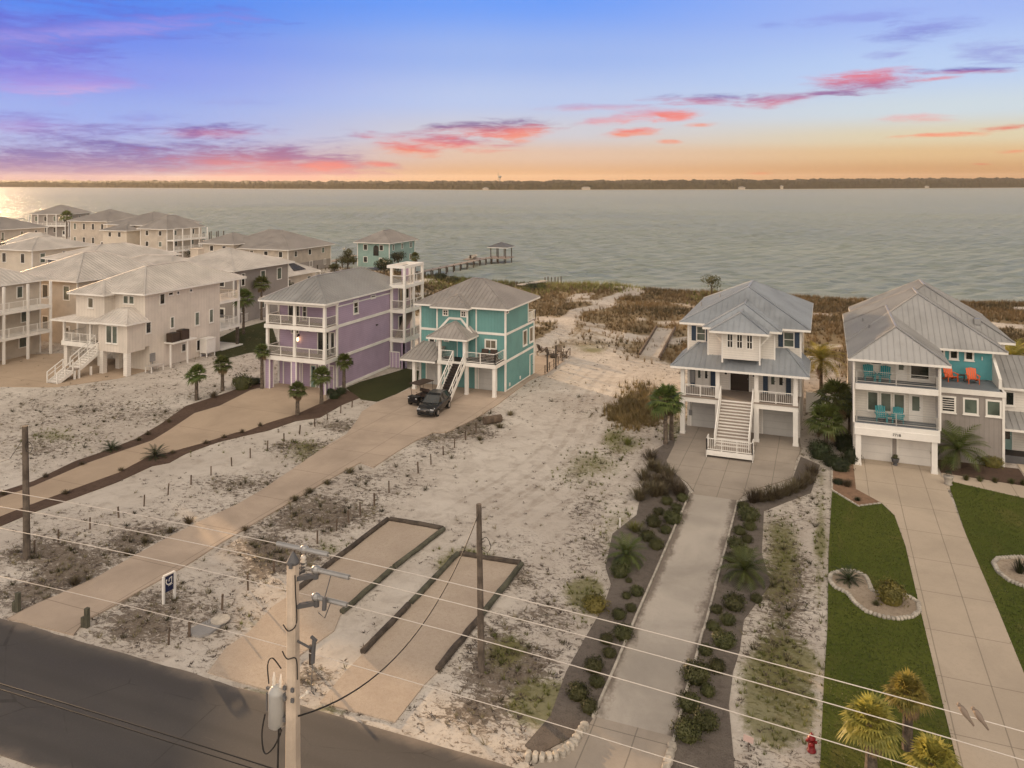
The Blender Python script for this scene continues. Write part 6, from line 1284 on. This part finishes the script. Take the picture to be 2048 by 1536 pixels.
palm('dark feather palm against the grey wing of the right house', 8.6, 62.6, 1.3, 2.3, None, 'feather', 'palm', 30, 0, trunk=.16, name='feather_palm')
palm('feathery dwarf palm in the left mulch bed', *G(1253,1128), .5, 1.25, 'dwarf palms in the mulch beds', 'feather', 'palm', 34, 0, name='dwarf_palm'); palm('feathery dwarf palm in the right mulch bed', *G(1490,1165), .6, 1.4, 'dwarf palms in the mulch beds', 'feather', 'palm', 34, 0, name='dwarf_palm')
shrub('large dark sago palm on the lower mulch strip of the lavender driveway', *G(311,915), 1.15, 1.1, 'sago', 'shrub_dark'); shrub('small dark sago palm on the upper mulch strip of the lavender driveway', *G(223,900), .95, .85, 'sago', 'shrub_dark')
shrub('dark green sago on the kidney bed of the left lawn', *G(1697,1165), .85, .95, 'sago', 'shrub_dark'); shrub('yellow-green bush on the kidney bed of the left lawn', *G(1782,1205), .85, 1.1, 'shrub', 'shrub_gold'); shrub('small grey-green plant low on the kidney bed', *G(1752,1212), .3, .35, 'tuft', 'shrub'); shrub('dark shrub on the right lawn bed at the photo edge', *G(2040,1147), .6, .9, 'tuft', 'shrub_dark')
LB = [(830,308,25),(760,322,25),(803,352,22),(722,370,22),(785,398,40),(697,415,35),(752,453,25),(670,480,32),(710,518,33),(545,640,40),(585,683,14),(622,732,30),(575,752,20),(595,808,23),(540,838,30),(560,920,42),(485,950,30),(497,1012,28),(428,1070,42),(440,1143,32),(355,1190,48),(405,1255,38)]
RB = [(1105,345,25),(1130,385,42),(1135,437,25),(1090,457,27),(1122,495,25),(1070,513,33),(1105,555,35),(1055,580,30),(1165,765,25),(1065,785,46),(985,815,25),(1035,862,32),(970,890,28),(1018,955,48),(935,1000,30),(985,1072,38),(892,1105,60),(945,1185,33),(860,1240,50),(935,1320,50),(853,1365,60)]
for L, side in ((LB,'left'),(RB,'right')):
    Q = []
    for cx, cy, r in L:
        px, py = 1000+cx*.43997, 860+(cy+r*.55)*.43997; a, b = G(px,py); d = a*FX+b*FY; Q.append((a,b,r*.43997*d/FOC*1.36))
    Q.sort(key=lambda q: q[1])
    for i,(a,b,r) in enumerate(Q):
        size = 'large' if r > .46 else 'small' if r < .3 else 'medium'
        shrub(f'{size} rounded green shrub in the {side} mulch bed, {ORD[i]} from the road', a, b, r, r*1.12, 'shrub', 'shrub', f'rounded shrubs in the {side} mulch bed')
k = 0
for px, py in ((1296,985),(1312,972),(1330,968),(1305,940),(1345,978),(1360,990),(1325,990),(1288,960),(1300,920),(1318,945),(1338,955),(1310,992),(1280,1000)): k += 1; shrub('dark feathery grass clump massed left of the white house forecourt', *G(px,py), .95, .95, 'tuft', 'muhly', 'grass clumps left of the forecourt')
for px, py in ((1506,1004),(1522,1002),(1540,1000),(1556,996),(1572,990),(1588,984),(1602,976),(1616,966),(1625,950)): shrub('dark feathery grass clump curving round the right of the white house forecourt', *G(px,py), .95, .95, 'tuft', 'muhly', 'grass clumps right of the forecourt')
def row(pix, lab, group, r, mat='muhly', kind='tuft', h=None):
    Q = sorted([G(*p) for p in pix], key=lambda q: -q[0])
    for i,(a,b) in enumerate(Q): shrub(f'{lab}, {ORD[i]} from the house', a, b, r*random.uniform(.85,1.15), (h or r)*random.uniform(.85,1.15), kind, mat, group)
row([(7,990),(91,955),(164,930),(278,882),(296,870),(338,845)], 'small grass tuft on the upper mulch strip', 'tufts on the upper mulch strip', .38)
row([(132,988),(242,942),(345,907),(412,887),(448,876),(484,866),(520,853)], 'small grass tuft on the lower mulch strip', 'tufts on the lower mulch strip', .38)
a, b = G(484,778); shrub('leafy grey-green bush beside the second far palm', a, b, 1.1, 1.5, 'shrub', 'shrub'); a, b = G(427,795); shrub('dry brown grass mound between the two far palms', a, b, .7, .7, 'tuft', 'muhly'); a, b = G(505,768); shrub('low dark shrub left of the lavender house', a, b, 1.0, .7, 'shrub', 'shrub_dark')
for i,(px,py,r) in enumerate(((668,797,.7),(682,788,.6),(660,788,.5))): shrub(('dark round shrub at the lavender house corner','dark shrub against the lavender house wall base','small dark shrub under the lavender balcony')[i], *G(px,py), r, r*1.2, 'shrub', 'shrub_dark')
for i,(px,py,r) in enumerate(((1955,915,.8),(1985,925,.8),(1925,905,.6),(1905,918,.5))): shrub(('wide green bush under the grey wing wall','pale-flowered bush at the end of the grey wing bed','bushy plant beside the wing palm','low dark plant by the right garage pillar')[i], *G(px,py+8), r, r*1.0, 'shrub', ('shrub','shrub_gold','shrub','shrub_dark')[i])
for i,px in enumerate((1932,1960,1990,2023,2046)): shrub(f'small clipped plant edging the right lawn walk, {ORD[i]} from the driveway', *G(px,961+i*2.3), .38, .5, 'tuft', 'shrub', 'plants edging the right lawn walk')
for i,(px,py,r) in enumerate(((1676,968,.42),(1695,973,.6),(1715,1002,.35))): shrub(('small dark plant in the reddish bed','wispy yellow-green grass in the reddish bed','spiky dark plant at the tip of the reddish bed')[i], *G(px,py), r, r, 'tuft' if i else 'shrub', ('shrub_dark','muhly','shrub_dark')[i])
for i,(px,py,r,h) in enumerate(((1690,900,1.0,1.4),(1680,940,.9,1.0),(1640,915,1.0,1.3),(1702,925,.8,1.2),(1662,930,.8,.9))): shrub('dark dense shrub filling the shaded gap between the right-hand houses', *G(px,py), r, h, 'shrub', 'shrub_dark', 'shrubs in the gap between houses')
shrub('yellow-green wild bush at the left mulch bed edge', *G(1190,1218), .75, .7, 'shrub', 'shrub_gold'); shrub('pale wild grass bush above the left dwarf palm', *G(1270,1062), .8, .6, 'tuft', 'weed_green'); shrub('green weedy bush left of the white house palm', *G(1255,888), .7, .6, 'tuft', 'weed_green')
for i,(px,py,r) in enumerate(((340,1065,.5),(290,1085,.45),(255,1110,.5),(150,1168,.6),(378,1046,.55))): shrub('brown dry grass clump at the left edge of the teal driveway', *G(px,py), r, r*.8, 'tuft', 'muhly', 'dry clumps along the teal driveway')
for i,(px,py,r) in enumerate(((700,945,.55),(655,968,.5),(620,985,.5),(590,1000,.5),(490,1060,.4),(1000,855,.6),(1020,830,.6),(960,880,.5))): shrub('dry weedy clump along the right edge of the teal driveway', *G(px,py), r, r*.7, 'tuft' , 'weed', 'dry clumps right of the teal driveway')
# shoreline and distant trees
tree('lone small pine standing at the shoreline left of the white roof', *G(1423,588,.3), 3.6, 1.8, 'shrub', n=700); tree('rounded leafy tree left of the small teal waterside house', *G(695,545), 5.2, 2.4, 'shrub'); tree('dark round tree before the small teal waterside house', *G(768,552), 3.6, 2.2); tree('dark tree at the right corner of the small teal house', *G(796,540), 4.2, 1.8); tree('smaller bush-like tree at the pier foot', *G(668,548), 2.4, 1.3, 'shrub')
palm('slim palm right of the small teal waterside house', *G(830,552), 4.0, 1.3, 'distant palms'); palm('palm before the low solar-roofed house', *G(523,640), 5.2, 1.5, 'distant palms'); palm('dark palm left of the solar-roofed house, nearer us', *G(487,668), 4.6, 1.7, 'distant palms'); tree('rounded bush-tree by the solar-roofed house corner', *G(575,610), 3.4, 1.8)
tree('large dark tree at the far left among the roofs', -150, 104, 8.0, 5.0, n=2400); tree('second dark tree at the far left edge', -160, 108, 7.5, 4.5, n=2000); tree('dark tree between the far left houses', -138, 93, 6.0, 3.2); palm('palm silhouetted between two far left houses', -233, 190, 8.0, 2.6, 'distant palms')
tree('bushy tree below the twin-peaked house balcony', *G(395,530), 4.0, 2.6); tree('low dark tree before the arched beige house', *G(560,536), 4.2, 2.8); palm('distant palm at the pier left of the arched house', *G(425,530), 4.2, 1.6, 'distant palms')
for i,(px,py,r) in enumerate(((1063,582,1.6),(1080,581,1.4),(1215,580,1.3),(1052,584,1.2),(880,560,1.6),(905,566,1.4))): shrub(('rounded green scrub where the boardwalk meets the shore','tall green scrub beside the old pilings','dark scrub bush by the end of the sand trail','green scrub left of the boardwalk','dark scrub behind the lookout tower','low scrub right of the lookout tower')[i], *G(px,py), r, r*1.0, 'shrub', 'shrub' if i % 2 else 'shrub_dark')
# ---------------------------------------------------------------- ground cover too many to count
def scatter(n, x0, x1, y0, y1, f, thr=0.0):
    x = rng.uniform(x0,x1,n); y = rng.uniform(y0,y1,n); k = rng.random(n) < f(x,y); x, y = x[k], y[k]; k = free(x,y); x, y = x[k], y[k]; return np.stack([x,y,height(x,y)],1)
NX = (-85,16,25.4,86)
blade_mass('dry_litter', scatter(60000,*NX,lambda x,y: dens(x,y)[0]**1.3*.9), 9, .05, .024, .18, 'litter', hv=.6)
blade_mass('weed_cover', scatter(44000,*NX,lambda x,y: dens(x,y)[0]**1.8*.6), 13, .15, .014, .22, 'weed', hv=.7)
blade_mass('grass_cover', scatter(50000,*NX,lambda x,y: dens(x,y)[1]), 12, .17, .016, .16, 'weed_green', hv=.5)
blade_mass('dune_grass', scatter(70000,-105,75,84,165,lambda x,y: dune(x,y)**1.1), 9, .55, .03, .38, 'dune', hv=.6)
blade_mass('shore_grass', scatter(16000,-90,40,118,160,lambda x,y: blob(*topix(x,y),[(1160,578,110,14,1),(1050,590,40,12,.8),(1420,600,40,14,.6),(940,565,90,14,.8),(1220,582,30,8,1)])*(y<shore(x)-3)*.8), 9, .8, .035, .4, 'weed_green', hv=.6)
blade_mass('dune_scrub', scatter(30000,-40,0,60,84,lambda x,y: dune(x,y)), 10, .5, .03, .4, 'dune', hv=.7)
blade_mass('dune_scrub', scatter(26000,-105,75,84,165,lambda x,y: dune(x,y)*np.clip(2.4*(nz(x,y,7,31)-.5),0,1)), 11, .5, .035, .45, 'scrub', hv=.6)
blade_mass('scrub_tufts', scatter(9000,*NX,lambda x,y: dens(x,y)[0]**2*.5), 26, .24, .016, .30, 'scrub', hv=.6)
def inlawn(x, y): return (inside(x,y,OUT['lawn_l'])|inside(x,y,OUT['lawn_r'])).astype(float)
x = rng.uniform(-1,24,60000); y = rng.uniform(25.4,60,60000); k = inside(x,y,OUT['lawn_l'])|inside(x,y,OUT['lawn_r']); x = x+rng.normal(0,.07,len(x)); y = y+rng.normal(0,.07,len(y)); k &= ~(inside(x,y,ISL)|inside(x,y,ISR)); blade_mass('lawn_grass', np.stack([x[k],y[k],np.full(k.sum(),.028)],1), 7, .05, .012, .05, 'lawn_blade')
# ---------------------------------------------------------------- sky, sun, air, camera
SUN_AZ, SUN_EL = math.radians(59.5), math.radians(7.4)      # left of the lots' depth axis
sdir = Vector((-math.sin(SUN_AZ)*math.cos(SUN_EL), math.cos(SUN_AZ)*math.cos(SUN_EL), math.sin(SUN_EL)))
def make_sky():
    w = bpy.data.worlds.new('World'); S.world = w; w.use_nodes = True; n = N(w.node_tree); bg = w.node_tree.nodes['Background']; out = w.node_tree.nodes['World Output']
    tc = n.add('ShaderNodeTexCoord'); d = tc.outputs['Generated']
    def dot(v):
        q = n.add('ShaderNodeVectorMath', operation='DOT_PRODUCT'); n.link(d, q.inputs[0]); q.inputs[1].default_value = v; return q.outputs['Value']
    r, f = dot((RX,RY,0)), dot((FX,FY,0)); az = n.math('ARCTAN2', r, f); el = n.math('ARCSINE', dot((0,0,1)))
    A = lambda px: math.atan((px-1024)/FOC)
    def E(px, py): return math.atan((HOR-py)/FOC*math.cos(A(px)))
    def ramp(px, stops):
        cr = n.add('ShaderNodeValToRGB'); cr.color_ramp.interpolation = 'EASE'; L = []
        for py, c in stops: L.append((E(px,py), lin(*c)))
        L.sort(); lo, hi = -.01, .26; e = cr.color_ramp.elements
        while len(e) < len(L): e.new(.5)
        for i,(q,c) in enumerate(L): e[i].position = min(1,max(0,(q-lo)/(hi-lo))); e[i].color = (*c,1)
        mr = n.add('ShaderNodeMapRange'); n.link(el, mr.inputs[0]); mr.inputs[1].default_value = lo; mr.inputs[2].default_value = hi; n.link(mr.outputs[0], cr.inputs[0]); return cr.outputs[0]
    left = ramp(60, [(370,(196,150,120)),(345,(178,160,190)),(290,(165,180,230)),(220,(146,170,236)),(130,(128,150,236)),(60,(106,138,236)),(0,(78,134,238))])
    mid = ramp(1024, [(370,(218,160,112)),(350,(219,168,125)),(310,(222,190,168)),(265,(205,204,214)),(200,(184,200,236)),(110,(156,182,238)),(0,(112,160,247))])
    right = ramp(1950, [(370,(196,140,92)),(345,(200,150,103)),(305,(222,186,140)),(270,(222,208,176)),(215,(206,218,226)),(130,(186,208,243)),(0,(160,184,244))])
    c = n.mix(n.smooth(az, A(150), A(1000)), left, mid); c = n.mix(n.smooth(az, A(1050), A(1950)), c, right)
    # streaked clouds, each where it stands in the sky
    cv = n.add('ShaderNodeCombineXYZ'); n.link(az, cv.inputs[0]); n.link(el, cv.inputs[1]); P = cv.outputs[0]
    n1 = n.noise(n.scaled(P, 9, 60, 1), 1.0, 7, .62, .7); n2 = n.noise(n.scaled(P, 30, 170, 1), 1.0, 6, .65, .5); n0 = n.noise(n.scaled(P, 4, 14, 1), 1.0, 4, .5)
    nsum = n.math('ADD', n.math('MULTIPLY', n.math('SUBTRACT', n1, .5), 2.4), n.math('ADD', n.math('MULTIPLY', n.math('SUBTRACT', n2, .5), 1.1), n.math('MULTIPLY', n.math('SUBTRACT', n0, .5), .8)))
    wisp = n.smooth(n.math('ADD', n2, n.math('MULTIPLY', n.math('SUBTRACT', n.noise(n.scaled(P, 70, 420, 1), 1.0, 4, .6, .4), .5), .5)), .22, .62, .45, 1.0)
    SAL, PUR, VIO, LAV, ORG_ = (238,128,120), (150,110,160), (98,100,205), (165,150,228), (244,146,116)
    CL = [ # centre px, py, half width, half height, tilt (px per px), bottom colour, top colour, opacity
      (70,60,380,48,-.12,VIO,(90,96,210),.8),(190,60,260,20,-.16,(176,164,236),(150,150,236),.6),(60,150,210,42,-.06,(170,150,226),(112,118,222),.85),(150,172,110,16,-.1,(206,170,220),(150,140,226),.7),(30,245,120,22,0,(168,140,208),(118,118,208),.8),(290,235,60,10,-.05,(140,145,220),(130,140,220),.6),
      (425,262,115,14,-.02,(196,112,150),(110,96,176),.95),(200,265,150,14,-.1,(150,150,222),(150,155,226),.5),(200,325,430,52,-.02,(158,116,156),(104,98,176),1),(540,322,180,26,.04,(226,126,130),(158,104,150),.95),(520,350,200,14,0,(226,140,134),(196,130,150),.7),(650,332,50,9,0,SAL,SAL,.8),(757,327,30,5,.03,SAL,(216,130,130),.9),(822,300,62,13,.10,ORG_,(222,112,120),.95),(900,283,120,14,.08,SAL,(180,112,150),.95),(990,258,130,16,-.02,SAL,(128,96,150),1),(1040,268,60,14,-.15,ORG_,SAL,.8),
      (1190,215,120,6,-.02,(222,160,176),(190,150,190),.6),(1280,232,110,12,-.1,(242,150,146),(220,150,170),.7),(1265,264,55,7,-.03,ORG_,SAL,.9),(1345,232,50,9,-.04,(245,140,130),SAL,.85),(1390,198,120,11,.03,(206,140,165),(118,104,172),.95),(1545,202,80,13,-.05,(214,116,140),(176,128,170),.9),(1400,250,40,5,-.05,ORG_,ORG_,.7),(1337,284,20,4,.03,ORG_,ORG_,.7),(1720,165,110,20,-.05,(168,100,150),(224,130,150),.95),(1670,186,50,5,.05,(150,108,160),(150,108,160),.8),(1780,112,60,12,-.06,(150,150,215),(150,156,220),.6),
      (1915,142,100,6,.03,(190,110,150),(110,100,180),.95),(1880,157,50,4,-.05,(226,130,140),(226,130,140),.7),(1850,60,110,18,-.06,(128,136,212),(140,150,224),.75),(1990,100,80,26,.1,(140,140,212),(150,156,222),.6),(1720,32,130,12,-.02,(140,150,224),(146,160,232),.6),(1545,50,30,6,0,(132,148,224),(132,148,224),.6),(1830,236,70,9,0,(236,170,160),(236,176,176),.7),(1870,270,130,5,-.03,(246,160,124),(246,150,124),.85),(2010,256,70,5,-.08,(228,120,104),(228,130,110),.95),(1965,328,25,2.5,0,(220,110,90),(220,110,90),.9),(2030,302,40,4,-.05,(240,140,110),(240,140,110),.8),(470,205,120,8,-.03,(150,160,226),(150,160,226),.35),(1520,347,25,2.5,0,(222,130,90),(222,130,90),.7)]
    for px, py, hw, hh, tilt, c0, c1, op in CL:
        a0, e0 = A(px), E(px,py); ca = math.cos(a0)**2; sa = hw*1.25/FOC*ca; se = hh*1.35/FOC*math.cos(a0)
        u = n.math('MULTIPLY', n.math('SUBTRACT', az, a0), 1/sa); v = n.math('MULTIPLY', n.math('SUBTRACT', n.math('SUBTRACT', el, e0), n.math('MULTIPLY', n.math('SUBTRACT', az, a0), -tilt)), 1/se)
        L2 = n.math('ADD', n.math('MULTIPLY', u, u), n.math('MULTIPLY', v, v)); rr = n.math('SQRT', L2)
        k = n.smooth(n.math('ADD', n.math('SUBTRACT', 1.12, rr), n.math('MULTIPLY', nsum, .95)), 0, 1.05, 0, min(1, op*1.08)); k = n.math('MULTIPLY', k, wisp)
        col = n.mix(n.smooth(n.math('ADD', v, n.math('MULTIPLY', nsum, .5)), -.7, .7), lin(*c0), lin(*c1)); c = n.mix(k, c, col)
    # above the framed band the sky is made up, a warm dome for fill light
    up = n.smooth(el, math.radians(12.6), math.radians(24)); fill_sky = n.mix(n.smooth(el, .3, 1.2), FILL_LOW, FILL_HIGH)
    back = n.smooth(f, .35, -.6); fill_sky = n.mix(back, fill_sky, FILL_BACK); c = n.mix(n.math('MAXIMUM', up, n.math('MULTIPLY', back, n.smooth(el, 0, .1))), c, fill_sky)  # unseen rear sky brightened to fill the camera-facing walls
    fill_lobe = n.smooth(dot(Vector((.22,-.72,.66)).normalized()), .35, .98); c = n.mix(n.math('MULTIPLY', fill_lobe, 1.0), c, (2.2,1.92,1.62))   # bright patch added to the unseen sky behind the camera, as directional fill
    nis = n.add('ShaderNodeTexSky', sky_type='NISHITA', sun_disc=False, sun_elevation=SUN_EL, sun_rotation=-SUN_AZ)
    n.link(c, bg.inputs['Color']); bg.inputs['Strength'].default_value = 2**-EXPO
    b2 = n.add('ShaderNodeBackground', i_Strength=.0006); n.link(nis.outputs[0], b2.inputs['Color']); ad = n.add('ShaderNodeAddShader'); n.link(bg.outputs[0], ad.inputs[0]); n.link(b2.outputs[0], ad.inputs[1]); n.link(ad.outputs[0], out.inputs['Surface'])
    w.cycles.sampling_method = 'MANUAL'; w.cycles.sample_map_resolution = 512
EXPO = .68
FILL_LOW, FILL_HIGH, FILL_BACK = (.23,.20,.17), (.17,.155,.135), (.31,.27,.23)  # tones of the made-up unseen sky, set by the fill they give
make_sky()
sl_ = bpy.data.lights.new('sun', 'SUN'); sl_.energy = 5.0; sl_.angle = math.radians(.6); sl_.color = (1,.66,.36); so = bpy.data.objects.new('sun', sl_); COL.objects.link(so); so.rotation_euler = (-sdir).to_track_quat('-Z','Y').to_euler(); so.location = (-60,60,60)
HAZE = .00008
m = bpy.data.materials.new('air'); m.use_nodes = True; nt = m.node_tree; nt.nodes.remove(nt.nodes['Principled BSDF']); v = nt.nodes.new('ShaderNodeVolumePrincipled'); v.inputs['Density'].default_value = HAZE; v.inputs['Anisotropy'].default_value = .25; v.inputs['Color'].default_value = (.95,.86,.76,1); nt.links.new(v.outputs[0], nt.nodes['Material Output'].inputs['Volume'])
if HAZE:
    k = MB(); k.box(-5200,5200,-1200,5200,-4,52); o = build('haze', k, m); o['kind'] = 'stuff'
cam = bpy.data.cameras.new('camera'); co = bpy.data.objects.new('camera', cam); COL.objects.link(co); co.location = (0,0,CAMZ); co.rotation_euler = (math.pi/2,0,YAW)
cam.sensor_width = 36; cam.lens = FOC/2048*36; cam.shift_y = -(768-HOR)/2048; cam.clip_end = 20000; cam.clip_start = .2; S.camera = co
S.view_settings.view_transform = 'Standard'; S.view_settings.look = 'None'; S.view_settings.gamma = 1; S.view_settings.exposure = EXPO
S.cycles.use_denoising = True; S.cycles.max_bounces = 6; S.cycles.diffuse_bounces = 3; S.cycles.glossy_bounces = 3; S.cycles.transmission_bounces = 4; S.cycles.volume_bounces = 0; S.cycles.transparent_max_bounces = 8; S.cycles.use_adaptive_sampling = True; S.cycles.adaptive_threshold = .02; S.cycles.sample_clamp_indirect = 6
